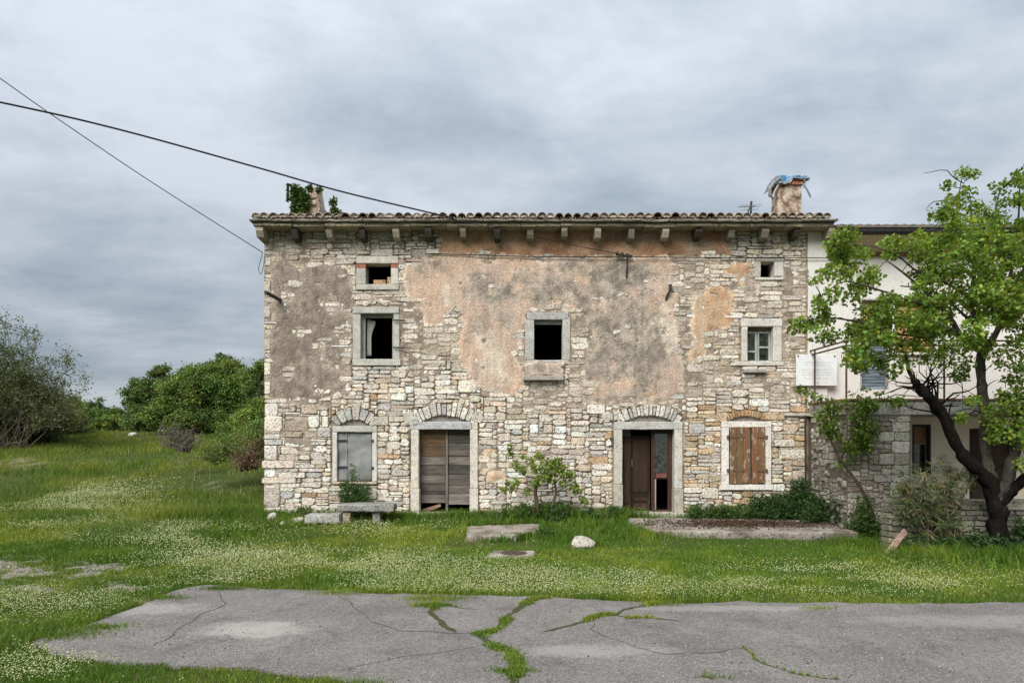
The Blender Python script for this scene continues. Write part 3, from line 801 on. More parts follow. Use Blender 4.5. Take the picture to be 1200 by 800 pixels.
# first floor, centre
blockpx((617, 366, 666, 374.8), 'lintel', (.37, .36, .34), .055); blockpx((615.5, 375, 626, 421.5), 'jamb', GREY, .05); blockpx((659, 372, 668, 421.5), 'jamb', GREY, .05)
blockpx((617, 421.8, 667, 425), 'sill', GREY, .05); blockpx((613, 441, 660, 446), 'sill_shelf', (.34, .31, .27), .22)
# first floor, right
blockpx((867.5, 373.5, 916, 382.8), 'lintel', PALE, .06); blockpx((868.5, 383, 875.5, 423.5), 'jamb', PALE, .05); blockpx((905.5, 383, 915.5, 423.5), 'jamb', PALE, .05)
blockpx((861, 423.8, 917.5, 428.5), 'sill', PALE, .07); blockpx((870, 433, 896, 437), 'sill_shelf', (.33, .31, .27), .17)
# attic right
blockpx((885, 303.5, 918, 307), 'lintel', (.46, .43, .37), .04); blockpx((883.5, 307.2, 891, 325), 'jamb', (.44, .41, .36), .04); blockpx((907, 307.2, 917.5, 324), 'jamb', PALE, .04); blockpx((884, 325.2, 918, 328.5), 'sill', PALE, .05)
# ground floor, left window
blockpx((390, 499, 442, 506), 'lintel', GREY, .045); blockpx((390, 506.2, 395.5, 564), 'jamb', PALE, .045); blockpx((436.5, 506.2, 442, 564), 'jamb', PALE, .045); blockpx((390, 564.2, 442, 567), 'sill', (.5, .4, .3), .06)
# left door
blockpx((480.5, 494, 552.5, 503), 'lintel', (.44, .44, .44), .05); blockpx((552.8, 493.5, 560, 503), 'lintel', CREAM, .045)
blockpx((482, 503.2, 491, 572), 'jamb', CREAM, .05); blockpx((481.4, 572.3, 491.6, 604), 'jamb', CREAM, .065); blockpx((551, 503.2, 560, 572), 'jamb', CREAM, .05); blockpx((550.4, 572.3, 560.6, 604), 'jamb', CREAM, .065)
blockpx((491.8, 600.5, 550, 606), 'threshold', (.46, .42, .36), .1)
# right door
blockpx((719.5, 494, 799.5, 503), 'lintel', (.47, .46, .43), .055); blockpx((719.5, 503.2, 729, 567), 'jamb', (.50, .47, .41), .05); blockpx((790, 503.2, 799.5, 572), 'jamb', (.53, .50, .44), .05)
blockpx((718.8, 567.3, 729.6, 604), 'jamb', (.42, .39, .33), .065); blockpx((789.4, 572.3, 800.4, 604), 'jamb', (.42, .39, .33), .065); blockpx((719, 600, 801, 605.5), 'threshold', (.47, .44, .38), .16)
# ground floor, right window: broad plain white surround
WHT = (.70, .67, .61)
blockpx((845, 493.5, 903, 500.5), 'lintel', WHT, .06, ch=.008, jit=.002); blockpx((845, 500.8, 853.5, 567), 'jamb', WHT, .06, ch=.008, jit=.002); blockpx((895, 500.8, 903, 567), 'jamb', WHT, .06, ch=.008, jit=.002); blockpx((844, 567.2, 904.5, 573.5), 'sill', WHT, .085, ch=.008, jit=.002)
blockpx((878, 500.8, 880, 567), 'mullion', (.30, .26, .22), -.02, .1, ch=.004, jit=.001)

def voussoirs():
    rg = random.Random(3)
    for key in ARCH:
        cx, cy, R, th, ring, n = arch_geo(key)
        tot = 2 * th; pos = [0]
        for k in range(n): pos.append(pos[-1] + rg.uniform(.7, 1.35))
        pos = [-th + p / pos[-1] * tot for p in pos]
        for a, b in zip(pos[:-1], pos[1:]):
            g = 0.018 * 45 / (R + ring) / 2 if key != 'ground_r' else 0.006 * 45 / R
            a2, b2 = a + g, b - g; R0 = R + rg.uniform(-.4, .6); R1 = R + ring + rg.uniform(-2.2, 2.0) * (1 if key != 'ground_r' else .3)
            q = [(cx + r * math.sin(t), cy - r * math.cos(t)) for r, t in ((R0, a2), (R0, b2), (R1, b2), (R1, a2))]
            q = [(U(x), V(y)) for x, y in q]; cu_ = sum(x for x, _ in q) / 4; cv_ = sum(y for _, y in q) / 4
            pts = []
            for i in range(4):
                p = q[i]; nx = q[(i + 1) % 4]; pv = q[i - 1]
                for o in (pv, nx):
                    pts.append((p[0] + (o[0] - p[0]) * .13 - cu_ + rg.uniform(-.004, .004), p[1] + (o[1] - p[1]) * .1 - cv_ + rg.uniform(-.004, .004)))
            vs, fs = stone_geo(pts, cu_, cv_, -.08, rg.uniform(.04, .062), .016, rg, .008)
            col = pick_col(rg, [((.56, .52, .45), 3), ((.62, .59, .52), 3), ((.46, .44, .41), 2)]) if key != 'ground_r' else pick_col(rg, [((.48, .31, .16), 3), ((.40, .24, .12), 2), ((.55, .42, .26), 2)])
            mb = MB(); mb.add([(u, F - d, v) for u, v, d in vs], fs, col)
            mb.build('arch_stone' if key != 'ground_r' else 'arch_brick', M['stone'], facade)
    # big springers beside the left door's arch and a small gable of two leaning slabs over the first-floor window
    for poly, col in (([(473, 484), (481, 481.5), (488, 484), (491, 496), (486, 499), (474, 497)], (.52, .49, .43)), ([(553, 487), (558, 480), (565, 483), (567, 491), (563, 496), (552, 494)], (.58, .53, .45)),
                      ([(425, 357.5), (441, 351), (443, 353), (428, 359.5)], (.58, .54, .47)), ([(443, 351), (456, 357.5), (453, 359.5), (441.5, 353.5)], (.52, .47, .40)),
                      ([(705, 483), (718, 484), (718, 493), (706, 492)], (.60, .56, .48)), ([(719, 483), (727, 481), (728, 492), (719, 493)], (.56, .52, .44))):
        q = [(U(x), V(y)) for x, y in poly][::-1]; cu_ = sum(x for x, _ in q) / len(q); cv_ = sum(y for _, y in q) / len(q)
        vs, fs = stone_geo([(x - cu_, y - cv_) for x, y in q], cu_, cv_, -.05, .06, .018, rg, .006)
        mb = MB(); mb.add([(u, F - d, v) for u, v, d in vs], fs, col); mb.build('arch_stone', M['stone'], facade)
voussoirs()

def house_body():
    # side and back walls, floors, ceiling: dim rooms behind the openings
    X0, X1 = HX0, U(969); T = V(262)
    for n, b in (('side_wall', (X0, X0 + .5, F + .5, F + 8.5)), ('side_wall', (X1 - .35, X1, F + .3, F + 8.5)), ('back_wall', (X0 + .5, X1 - .35, F + 8.1, F + 8.5))):
        mb = MB(); mb.box(b[0], b[1], b[2], b[3], -.25, T, (.34, .30, .25)); mb.build(n, M['stone'], house)
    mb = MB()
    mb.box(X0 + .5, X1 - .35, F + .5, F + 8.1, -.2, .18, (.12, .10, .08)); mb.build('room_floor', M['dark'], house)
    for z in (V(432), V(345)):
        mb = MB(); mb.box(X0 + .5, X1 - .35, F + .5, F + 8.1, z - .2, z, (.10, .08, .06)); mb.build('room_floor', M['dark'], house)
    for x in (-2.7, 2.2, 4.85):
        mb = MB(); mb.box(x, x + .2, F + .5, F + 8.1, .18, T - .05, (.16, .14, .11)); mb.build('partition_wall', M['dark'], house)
    # white painted strip of wall at the right end
    mb = MB(); mb.box(U(946) + .004, X1, F - .03, F + .3, 3.003, V(272), (.66, .64, .59)); mb.build('painted_strip', M['plaster'], house)
    mb = MB(); mb.box(U(946) + .004, X1, F + .03, F + .3, -.2, 3.0, (.12, .105, .085)); mb.build('bare_strip', M['render'], house)
house_body()

def eaves():
    rg = random.Random(9)
    zc, zt = V(272), V(272) + .15
    # stone slabs carried on the corbels
    x = -6.56; k = 0
    while x < 8.12:
        w = min(rg.uniform(.8, 1.25), 8.16 - x); 
        if 8.16 - (x + w) < .4: w = 8.16 - x
        s = rg.uniform(.8, 1.12)
        rough_block(x + .004, x + w - .006, F - .52 + rg.uniform(-.015, .015), F + .3, zc + rg.uniform(-.012, .006), zc + .082, (.37 * s, .325 * s, .225 * s), 'eave_slab', M['stone'], house, ch=.016, jit=.014, seg=.16, k=.3)
        x += w
    x = -6.62
    while x < 8.16:
        w = min(rg.uniform(.7, 1.4), 8.2 - x)
        if 8.2 - (x + w) < .4: w = 8.2 - x
        s = rg.uniform(.75, 1.1)
        rough_block(x + .003, x + w - .004, F - .62 + rg.uniform(-.02, .02), F + .3, zc + .094 + rg.uniform(-.004, .008), zc + .155, (.23 * s, .21 * s, .16 * s), 'eave_slab', M['stone'], house, ch=.014, jit=.016, seg=.14, k=.35)
        x += w
    for i, px in enumerate((312, 351, 390, 428, 467, 504, 544, 583, 621, 660, 698, 737, 776, 814, 852, 890, 927, 966)):
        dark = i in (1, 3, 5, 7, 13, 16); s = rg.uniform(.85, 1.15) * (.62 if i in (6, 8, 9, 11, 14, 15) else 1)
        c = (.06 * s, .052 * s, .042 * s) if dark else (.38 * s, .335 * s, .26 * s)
        xc = U(px); w = rg.uniform(.072, .092); L = rg.uniform(.40, .48)
        vs = []; hz = rg.uniform(.24, .30)
        prof = [(F + .1, zc - .004), (F - L, zc - .004), (F - L - .01, zc - .10), (F - L + .07, zc - hz * .88), (F - .1, zc - hz), (F + .1, zc - hz)]
        mb = MB(); n = len(prof)
        for sx in (-1, 1):
            for (y, z) in prof: vs.append((xc + sx * w + rg.uniform(-.008, .008), y + rg.uniform(-.008, .008), z + rg.uniform(-.006, .004)))
        fs = [tuple(range(n - 1, -1, -1)), tuple(range(n, 2 * n))] + [(j, (j + 1) % n, n + (j + 1) % n, n + j) for j in range(n)]
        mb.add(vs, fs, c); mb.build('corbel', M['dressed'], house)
    # roof deck, then barrel tiles
    ang = math.radians(13); ridgeY = F + 4.25; y0 = F - .6; z0 = zc + .16
    rise = (ridgeY - y0) * math.tan(ang)
    mb = MB()
    mb.add([(-6.5, y0 + .05, z0), (8.1, y0 + .05, z0), (8.1, ridgeY, z0 + rise), (-6.5, ridgeY, z0 + rise), (8.1, F + 8.7, z0), (-6.5, F + 8.7, z0),
            (-6.5, y0 + .05, z0 - .03), (8.1, y0 + .05, z0 - .03), (8.1, F + 8.7, z0 - .03), (-6.5, F + 8.7, z0 - .03)],
           [(0, 1, 2, 3), (3, 2, 4, 5), (6, 9, 8, 7), (0, 3, 5, 9, 6), (1, 7, 8, 4, 2), (0, 6, 7, 1), (5, 4, 8, 9)], (.2, .17, .13)); mb.build('roof_deck', M['wood'], house)
    def tile(r0, r1, L, flip, t=.016, n=6):
        vs = []; fs = []
        for y, r in ((0, r0), (L, r1)):
            for rr in (r, r - t):
                for k in range(n + 1):
                    a = PI * k / n; vs.append((rr * math.cos(a), y, rr * math.sin(a) * (-.5 if flip else 1.0) + (r * .5 if flip else 0)))
        m = n + 1
        for k in range(n):
            fs += [(k, k + 1, 2 * m + k + 1, 2 * m + k), (m + k, 3 * m + k, 3 * m + k + 1, m + k + 1), (k, m + k, m + k + 1, k + 1), (2 * m + k, 2 * m + k + 1, 3 * m + k + 1, 3 * m + k)]
        fs += [(0, 2 * m, 3 * m, m), (n, m + n, 3 * m + n, 2 * m + n)]
        return vs, fs
    cap = tile(.112, .088, .46, False); pan = tile(.092, .104, .46, True)
    ca, sa = math.cos(ang), math.sin(ang)
    def place(g, x, y, z, rz, rx, s=1.0):
        out = []
        for (a, b, c) in g[0]:
            a, b, c = a * s, b * s, c * s
            b2 = b * math.cos(rx + ang) - c * math.sin(rx + ang); c2 = b * math.sin(rx + ang) + c * math.cos(rx + ang)
            out.append((x + a * math.cos(rz) - b2 * math.sin(rz), y + a * math.sin(rz) + b2 * math.cos(rz), z + c2))
        return out
    rest = MB(); pitch = .2245; n = int(14.55 / pitch)
    for row in range(11):
        for i in range(n + 1):
            x = -6.44 + i * pitch + rg.uniform(-.012, .012)
            yy = y0 - .03 + row * .36 * ca + rg.uniform(-.02, .02); zz = z0 + .012 + (yy - y0) * math.tan(ang)
            for kind in (1, 0):
                if kind and i == n: continue
                s = rg.uniform(.7, 1.15); c = rg.choice([(.38, .28, .20), (.30, .24, .185), (.45, .35, .25), (.48, .41, .32), (.25, .20, .165)]); c = tuple(q * s for q in c)
                vs = place(pan if kind else cap, x + (pitch / 2 if kind else 0), yy + (.02 if kind else rg.uniform(-.03, .02)), zz + (-.012 if kind else .03), rg.uniform(-.05, .05), rg.uniform(-.02, .02), rg.uniform(.95, 1.05))
                if row == 0:
                    mb = MB(); mb.add(vs, (pan if kind else cap)[1], c); tl = mb.build('roof_tile', M['tile'], house)
                    if not kind and rg.random() < .9:          # lime bedding shows under the cap's end
                        q = [(x + .088 * math.cos(PI * k / 6), yy + rg.uniform(.0, .05), zz + .03 + .085 * math.sin(PI * k / 6)) for k in range(7)]
                        mk = rg.uniform(.45, 1.1); mb = MB(); mb.add(q + [(a_, b_ + .12, c_) for a_, b_, c_ in q], [tuple(range(7))] + [(k, k + 1, 8 + k, 7 + k) for k in range(6)], tuple(v_ * mk for v_ in (.60, .52, .42))); mb.build('mortar', M['stone'], tl)
                else: rest.add(vs, (pan if kind else cap)[1], c)
    tag(rest.build('roof_covering', M['tile'], house), kind='stuff')
    return z0, ang, y0
ROOF = eaves()
def roof_z(y): return ROOF[0] + (y - ROOF[2]) * math.tan(ROOF[1])

def chimneys():
    rg = random.Random(21)
    # left: a broken stump, wide at the foot, its far side fallen away
    Y0 = 19.0; s = Y0 / FPX
    lev = [(7.75, 340, 373, 1.5), (8.35, 345, 373.5, 1.28), (8.55, 350, 373.5, 1.05), (8.75, 355, 374, .78), (8.95, 361, 375, .46), (9.12, 365, 376, .26)]
    vs = []; fs = []; cs = []
    for z, a, b, d in lev:
        x0, x1 = PX(a, Y0), PX(b, Y0)
        for (x, y, side) in ((x0, Y0, 0), ((x0 + x1) / 2, Y0 - .02, 0), (x1, Y0, 1), (x1 - .02, Y0 + d / 2, 1), (x1 - .05, Y0 + d, 1), (x0, Y0 + d, 0)):
            vs.append((x + rg.uniform(-.03, .03), y + rg.uniform(-.03, .03), z + rg.uniform(-.04, .04)))
            cs.append((.55, .51, .45) if side and y > Y0 else (.40, .31, .23))
    for k in range(len(lev) - 1):
        for j in range(6): fs.append((k * 6 + j, k * 6 + (j + 1) % 6, k * 6 + 6 + (j + 1) % 6, k * 6 + 6 + j))
    fs.append(tuple(range((len(lev) - 1) * 6, len(lev) * 6)))
    mb = MB(); mb.add(vs, fs, cs); ch = mb.build('chimney', M['render'], house)
    for (a, b, c, d) in ((356, 244, 372, 252), (359, 235, 371, 240), (362, 226, 373, 233), (349, 246, 356, 251)):
        mb = MB(); pts = stone_poly((c - a) * s, (d - b) * s, rg); v2, f2 = stone_geo(pts, PX((a + c) / 2, Y0), PZ((b + d) / 2, Y0), -.1, .06, .02, rg)
        mb.add([(u, Y0 - q, v) for u, v, q in v2], f2, rg.choice([(.50, .40, .30), (.56, .50, .42)])); mb.build('chimney_stone', M['stone'], ch)
    for (y, z, w, h) in ((19.3, 8.42, .46, .17), (19.78, 8.42, .42, .18), (19.33, 8.62, .5, .18), (19.72, 8.61, .3, .17), (19.28, 8.8, .36, .16), (19.2, 8.97, .26, .14)):
        mb = MB(); v2, f2 = stone_geo(stone_poly(w, h, rg), y, z, -.12, .05, .02, rg); xx = PX(373.5, Y0) - .03
        mb.add([(xx + q, u, v) for u, v, q in v2], f2, rg.choice([(.58, .55, .49), (.50, .48, .44), (.62, .59, .53)])); mb.build('chimney_stone', M['stone'], ch)
    # right: rendered shaft with a brick collar
    Y1 = 19.2; x0, x1 = PX(911.5, Y1), PX(939.5, Y1); zt = PZ(217, Y1)
    sh = rough_block(x0, x1, Y1, Y1 + .5, 7.6, zt, (.34, .235, .18), 'chimney', M['render'], house, ch=.02, jit=.02, seg=.05, k=.3)
    for k_, v_ in enumerate(sh.data.vertices):
        t_ = mnoise.noise(v_.co * 5) + .7 * mnoise.noise(v_.co * 13); c_ = (.50, .42, .335) if t_ > .08 else ((.17, .105, .07) if t_ < -.28 else (.33, .235, .175)); sh.data.color_attributes['col'].data[k_].color = (*c_, 1)
    rg2 = random.Random(4)
    for row in range(2):
        for side in range(2):
            if side == 0:
                n = 3; w = (x1 - x0 + .1) / n
                for i in range(n):
                    a = x0 - .05 + i * w + (.0 if row else -.01)
                    rough_block(a + .005, a + w - .005, Y1 - .05, Y1 + .07, zt + .002 + row * .105, zt + .10 + row * .105, (.42 * rg2.uniform(.8, 1.1), .17, .10), 'chimney_brick', M['stone'], sh, ch=.008, jit=.005, seg=.2)
            else:
                for i in range(2):
                    a = Y1 + .075 + i * .235
                    for xx in (x0 - .05, x1 - .07):
                        rough_block(xx, xx + .12, a, a + .225, zt + .002 + row * .105, zt + .10 + row * .105, (.40 * rg2.uniform(.8, 1.1), .16, .10), 'chimney_brick', M['stone'], sh, ch=.008, jit=.005, seg=.2)
    # plastic sheet tied over the top
    zc = zt + .215; n = 26; cx = (x0 + x1) / 2; cy = Y1 + .25
    vs = []; cs = []
    for j in range(n):
        for i in range(n):
            a = (i / (n - 1) - .5) * 1.45; b = (j / (n - 1) - .5) * 1.15
            ox = max(0, abs(a) - .40); oy = max(0, abs(b) - .32)
            o = max(ox, oy)
            x = cx + math.copysign(min(abs(a), .40) + .10 * (1 - math.exp(-6 * ox)), a); y = cy + math.copysign(min(abs(b), .32) + .06 * (1 - math.exp(-6 * oy)), b)
            nz = mnoise.noise_vector(Vector((a * 5, b * 5, 1.3))); nz2 = mnoise.noise_vector(Vector((a * 14, b * 14, 4.3)))
            drop = o * (.95 if a < 0 else .42) * (1 + .5 * nz.x)
            z = zc + .03 - drop + .05 * nz.y * (1 if o == 0 else .5) + .03 * nz2.x
            vs.append((x + .04 * nz.z + .03 * nz2.y, y + .04 * nz.x + .02 * nz2.z, z))
            t = nz.z * .8 + nz2.y * .6
            cs.append((.05, .19, .33) if (t > -.2 and a > -.35 and o < .16) else ((.19, .20, .21) if t > -.3 else (.13, .14, .16)))
    fs = [(j * n + i, j * n + i + 1, j * n + n + i + 1, j * n + n + i) for j in range(n - 1) for i in range(n - 1)]
    sheet = thing('plastic_sheet', 'crumpled blue and grey plastic sheet tied over the brick-topped chimney', 'plastic sheet')
    mb = MB(); mb.add(vs, fs, cs); o = mb.build('sheet', M['plastic'], sheet)
    m = o.modifiers.new('thick', 'SOLIDIFY'); m.thickness = .008
    mb = MB(); mb.tube([P(941, 216, 19.1), P(945, 221, 19.05), P(948, 227, 19.05), P(950, 231.5, 19.05)], [.03, .025, .03, .02], 5, (.16, .2, .24)); mb.build('loose_strip', M['plastic'], sheet)
    mb = MB(); mb.tube([P(938, 209, 19.15), P(943, 211, 19.1), P(944.5, 216, 19.1), P(941, 221, 19.1)], [.02, .016, .016, .012], 5, (.3, .32, .34)); mb.build('loose_strip', M['plastic'], sheet)
    mb = MB(); mb.tube([P(915, 208, 19.1), P(907, 214, 19.08), P(902, 221, 19.08), P(902, 229, 19.1), P(905.5, 232, 19.12), P(908, 224, 19.12), P(913, 215, 19.14)], [.035, .045, .05, .05, .04, .03, .03], 6, (.22, .22, .22)); mb.build('loose_strip', M['plastic'], sheet)
chimneys()

def joinery():
    rg = random.Random(13)
    Y = F + .2
    # left door: two leaves of horizontal boards and the cover strip between
    def boards(x0, x1, ys, cols, miss=()):
        d = thing('door_leaf', '', ''); del d['label']; del d['category']; d.parent = house
        for k, (a, b) in enumerate(zip(ys[:-1], ys[1:])):
            rough_block(U(x0) + rg.uniform(-.004, .004), U(x1) + rg.uniform(-.004, .004), Y + rg.uniform(-.012, .008), Y + .035, V(b) + .006, V(a) - .004, cols[k % len(cols)], 'plank', M['wood'], d, ch=.005, jit=.004, seg=.25, k=.4)
        return d
    g1, g2, g3, br, br2 = (.095, .084, .072), (.135, .12, .105), (.07, .061, .053), (.14, .085, .042), (.11, .072, .042)
    boards(491.5, 521, [503.4, 513.5, 519.5, 535, 545, 557, 567, 576.5, 580, 590], [br2, br, br2, g2, g1, g2, g1, g3, g2])
    boards(524.8, 550.8, [503.4, 509, 519.5, 534.5, 545.5, 556, 569, 578.5, 592], [g3, g3, g1, g2, g3, g1, g2, (.19, .165, .15)])
    rough_block(U(521.4), U(524.4), Y - .035, Y + .03, V(602), V(503.4), (.15, .135, .12), 'door_post', M['woodv'], house, ch=.006, jit=.003)
    mb = MB(); mb.add([P(492, 597, 18.24), P(516, 590, 18.24), P(517, 593, 18.24), P(493, 603, 18.24), P(492, 597, 18.28), P(516, 590, 18.28), P(517, 593, 18.28), P(493, 603, 18.28)],
                      [(0, 1, 2, 3), (7, 6, 5, 4), (0, 4, 5, 1), (1, 5, 6, 2), (2, 6, 7, 3), (3, 7, 4, 0)], (.2, .13, .09)); mb.build('broken_board', M['wood'], house)
    # right door: dark panelled leaf standing back, glazed red leaf at the right
    BRN = (.022, .0135, .009); RED = (.050, .025, .018)
    def rb(r, y0, y1, c, nm, par, mat=M['woodv'], ch=.006): return rough_block(U(r[0]), U(r[2]), F + y0, F + y1, V(r[3]), V(r[1]), c, nm, mat, par, ch=ch, jit=.002, seg=.6, k=.25)
    l = rb((742, 510, 765, 600), .36, .40, BRN, 'door_leaf', house)
    rb((745, 515, 762, 577), .345, .359, (.034, .021, .013), 'door_panel', l); rb((745, 584, 762, 588), .345, .359, (.045, .026, .016), 'door_panel', l); rb((745, 591, 762, 598), .345, .359, (.05, .03, .02), 'door_panel', l)
    rb((742.5, 539, 744, 547), .33, .358, (.09, .085, .075), 'door_handle', l, M['iron'])
    s = rb((731, 512, 741.5, 600), .30, .34, (.038, .022, .016), 'side_panel', house); rb((729.5, 503.5, 741.5, 511.5), .30, .34, (.10, .09, .08), 'transom', house)
    rb((733, 520, 739.5, 590), .285, .299, (.05, .03, .02), 'door_panel', s)
    d = thing('door_leaf', 'reddish brown glazed door leaf with its lower panel missing', ''); del d['category']; d.parent = house
    y0, y1 = .20, .25
    rb((765, 504, 769, 603), y0, y1, RED, 'stile', d); rb((784.5, 504, 789, 603), y0, y1, RED, 'stile', d)
    rb((769.2, 504, 784.3, 508), y0, y1, RED, 'rail', d); rb((769.2, 553.5, 784.3, 561.5), y0, y1, RED, 'rail', d); rb((771, 555, 783, 560), y0 - .015, y0 - .001, (.16, .06, .05), 'rail_moulding', d); rb((769.2, 598, 784.3, 602), y0, y1, (.08, .04, .03), 'rail', d)
    rb((769.3, 562, 770.8, 598), y0, y1, (.33, .25, .19), 'broken_edge', d)
    mb = MB(); mb.box(U(769.2), U(784.3), F + .22, F + .226, V(553.4), V(508.1)); mb.build('pane', M['glass'], d)
    # ground-floor left: dented sheet-metal shutter
    n, m = 14, 18; vs = []; fs = []; x0, x1, za, zb = U(395.6), U(436.4), V(563.5), V(506.4)
    for j in range(m):
        for i in range(n):
            x = x0 + (x1 - x0) * i / (n - 1); z = za + (zb - za) * j / (m - 1); q = mnoise.noise(Vector((x * 1.6, z * 3.4, .5))) * .04 + mnoise.noise(Vector((x * 5, z * 8, 2.5))) * .02
            vs.append((x, F + .03 + q, z))
    fs = [(j * n + i, j * n + i + 1, j * n + n + i + 1, j * n + n + i) for j in range(m - 1) for i in range(n - 1)]
    mb = MB(); mb.add(vs, fs, (.205, .21, .205)); sm = mb.build('metal_shutter', M['metal'], house, smooth=True); sm.modifiers.new('thick', 'SOLIDIFY').thickness = .01
    rb((405.6, 506.8, 406.4, 563.2), .012, .02, (.25, .255, .25), 'sheet_lap', sm, M['metal'], .002)
    for (a, b, c) in ((394.5, 407, 516), (394.5, 407, 547)): rb((a, c - 1, b, c + 1), -.012, -.002, (.03, .03, .03), 'hinge', sm, M['iron'], .003)
    for c in (516.5, 548): rb((435.5, c - 1.6, 438.5, c + 1.6), -.065, -.052, (.04, .04, .04), 'hinge', sm, M['iron'], .003)
    # ground-floor right: two peeling board shutters
    for (a, b, bot) in ((853.8, 877.3, 566.5), (879.2, 895.3, 566)):
        sh = thing('shutter', '', ''); del sh['label']; del sh['category']; sh.parent = house
        k = 3 if b - a > 20 else 2; w = (b - a) / k
        for i in range(k):
            rough_block(U(a + i * w) + .003, U(a + (i + 1) * w) - .003, F - .105 + rg.uniform(-.006, .006), F - .065, V(bot - rg.uniform(0, 1)), V(499.8 + rg.uniform(0, .8)), (.175 * rg.uniform(.85, 1.15), .094, .045), 'board', M['paintwood'], sh, ch=.006, jit=.003, seg=.25, k=.3)
        for y in (512, 551):
            rb((a + 1 if a < 870 else a + 6, y - .9, b - 6 if a < 870 else b - 1, y + .9), -.118, -.112, (.13, .085, .06), 'hinge_strap', sh, M['iron'], .002)
            xx = 850.8 if a < 870 else 896
            rb((xx, y - 2, xx + 2.2, y + 2), -.10, -.061, (.10, .07, .055), 'hinge_pin', sh, M['iron'], .003)
    # first floor right: casement of two leaves
    CS = (.34, .36, .35)
    for (a, b, rail) in ((875.6, 889.3, 410), (889.8, 905.2, 405)):
        w = thing('window_sash', '', ''); del w['label']; del w['category']; w.parent = house
        rb((a, 387.5, a + 2.2, 423.4), .14, .185, CS, 'stile', w, ch=.004); rb((b - 2.2, 387.5, b, 423.4), .14, .185, CS, 'stile', w, ch=.004)
        for (p, q) in ((387.5, 389.7), (rail, rail + 2), (421.5, 423.4)): rb((a + 2.25, p, b - 2.25, q), .14, .185, CS, 'rail', w, ch=.004)
        for (p, q) in ((389.75, rail - .05), (rail + 2.05, 421.45)):
            mb = MB(); mb.box(U(a + 2.25), U(b - 2.25), F + .16, F + .164, V(q), V(p)); mb.build('pane', M['glass'], w)
    rb((875.6, 383.2, 905.2, 387.2), .13, .2, (.16, .12, .08), 'window_head', house, ch=.004)
    # window heads inside the other two
    rb((626.3, 375.2, 658.8, 379.2), .10, .2, (.28, .29, .25), 'window_head', house, ch=.006)
    rb((423.3, 367.8, 461.3, 371.5), .10, .2, (.24, .24, .19), 'window_head', house, ch=.006)
    rb((423.3, 371.6, 427, 420.5), .12, .18, (.30, .29, .26), 'sash_post', house, ch=.005); rb((458.8, 371.6, 461.3, 420.5), .12, .18, (.33, .31, .27), 'sash_post', house, ch=.005)
    # irons in the wall
    for (p, q, r) in (((461, 375, 17.9), (475, 375.5, 17.88), .018), ((461, 407, 17.9), (475, 407.5, 17.88), .018)):
        mb = MB(); mb.tube([P(*p), P(*q)], r, 6, (.035, .03, .028)); mb.build('iron_pintle', M['iron'], house)
    mb = MB(); mb.tube([P(329, 352, 17.98), P(311, 342, 17.25)], .045, 6, (.06, .055, .05)); mb.build('iron_bar', M['iron'], house)
    mb = MB(); mb.tube([P(785.5, 333, 17.85), P(785.5, 340, 17.86), P(781, 348, 17.92), P(780.5, 352, 17.95)], [.045, .035, .03, .025], 6, (.07, .05, .04)); mb.tube([P(785.5, 331, 17.85), P(785.5, 333.5, 17.85)], .055, 6, (.5, .48, .45)); mb.build('wall_bracket', M['iron'], house)
    mb = MB(); mb.tube([P(735, 298, 17.85), P(735, 312, 17.86), P(734, 326, 17.95)], .02, 6, (.03, .03, .03))
    mb.tube([P(722, 298, 17.85), P(740, 301, 17.85)], .02, 6, (.03, .03, .03)); br_ = mb.build('cable_bracket', M['iron'], house)
    for x, y in ((723, 297), (729, 298), (735, 299), (739, 300.5)):
        mb = MB(); mb.tube([P(x, y - 1.6, 17.84), P(x, y + 1.6, 17.84)], [.045, .04], 7, (.045, .04, .04)); mb.build('insulator', M['cable'], br_)
    mb = MB(); mb.tube([P(943.5, 486, 17.9), P(944, 540, 17.9), P(944, 608, 17.88)], .022, 7, (.045, .035, .03)); mb.build('drainpipe', M['iron'], house)
    rough_block(U(918), U(952), F - .11, F + .05, V(487.5), V(484.5), (.48, .44, .36), 'ledge_stone', M['dressed'], house)
joinery()

# a rag of curtain in the first-floor window
def curtain():
    vs = []; n, m = 12, 16
    for j in range(m):
        t = j / (m - 1); wd = 9.5 * (1 - .55 * sstep(.05, .5, t)) + 1.5
        for i in range(n):
            s = i / (n - 1); px = 427.4 + wd * s; py = 372 + 44 * t + (3.0 * s if j == 0 else 0)
            vs.append((U(px), F + .24 + .035 * math.sin(i * 2.1 + t * 1.5) + .02 * mnoise.noise(Vector((i, j * .4, 0))), V(py)))
    fs = [(j * n + i, j * n + i + 1, j * n + n + i + 1, j * n + n + i) for j in range(m - 1) for i in range(n - 1)]
    mb = MB(); mb.add(vs, fs, (.33, .33, .30)); o = mb.build('curtain', M['cloth'], smooth=True); o.modifiers.new('thick', 'SOLIDIFY').thickness = .006
    tag(o, 'grey rag of curtain bunched at the left of an empty first-floor window', 'curtain')
    b = rough_block(U(437.5), U(452), F + .02, F + .16, V(332.8), V(327.5), (.42, .27, .15), 'brick', M['stone'], None, ch=.01)
    tag(b, 'tan brick lying on the sill of the small attic window at left', 'brick')
    b = rough_block(U(453.5), U(458), F + .03, F + .16, V(332.8), V(324), (.40, .29, .20), 'brick', M['stone'], None, ch=.01)
    tag(b, 'rough brown brick standing against the jamb inside the left attic window', 'brick')
curtain()

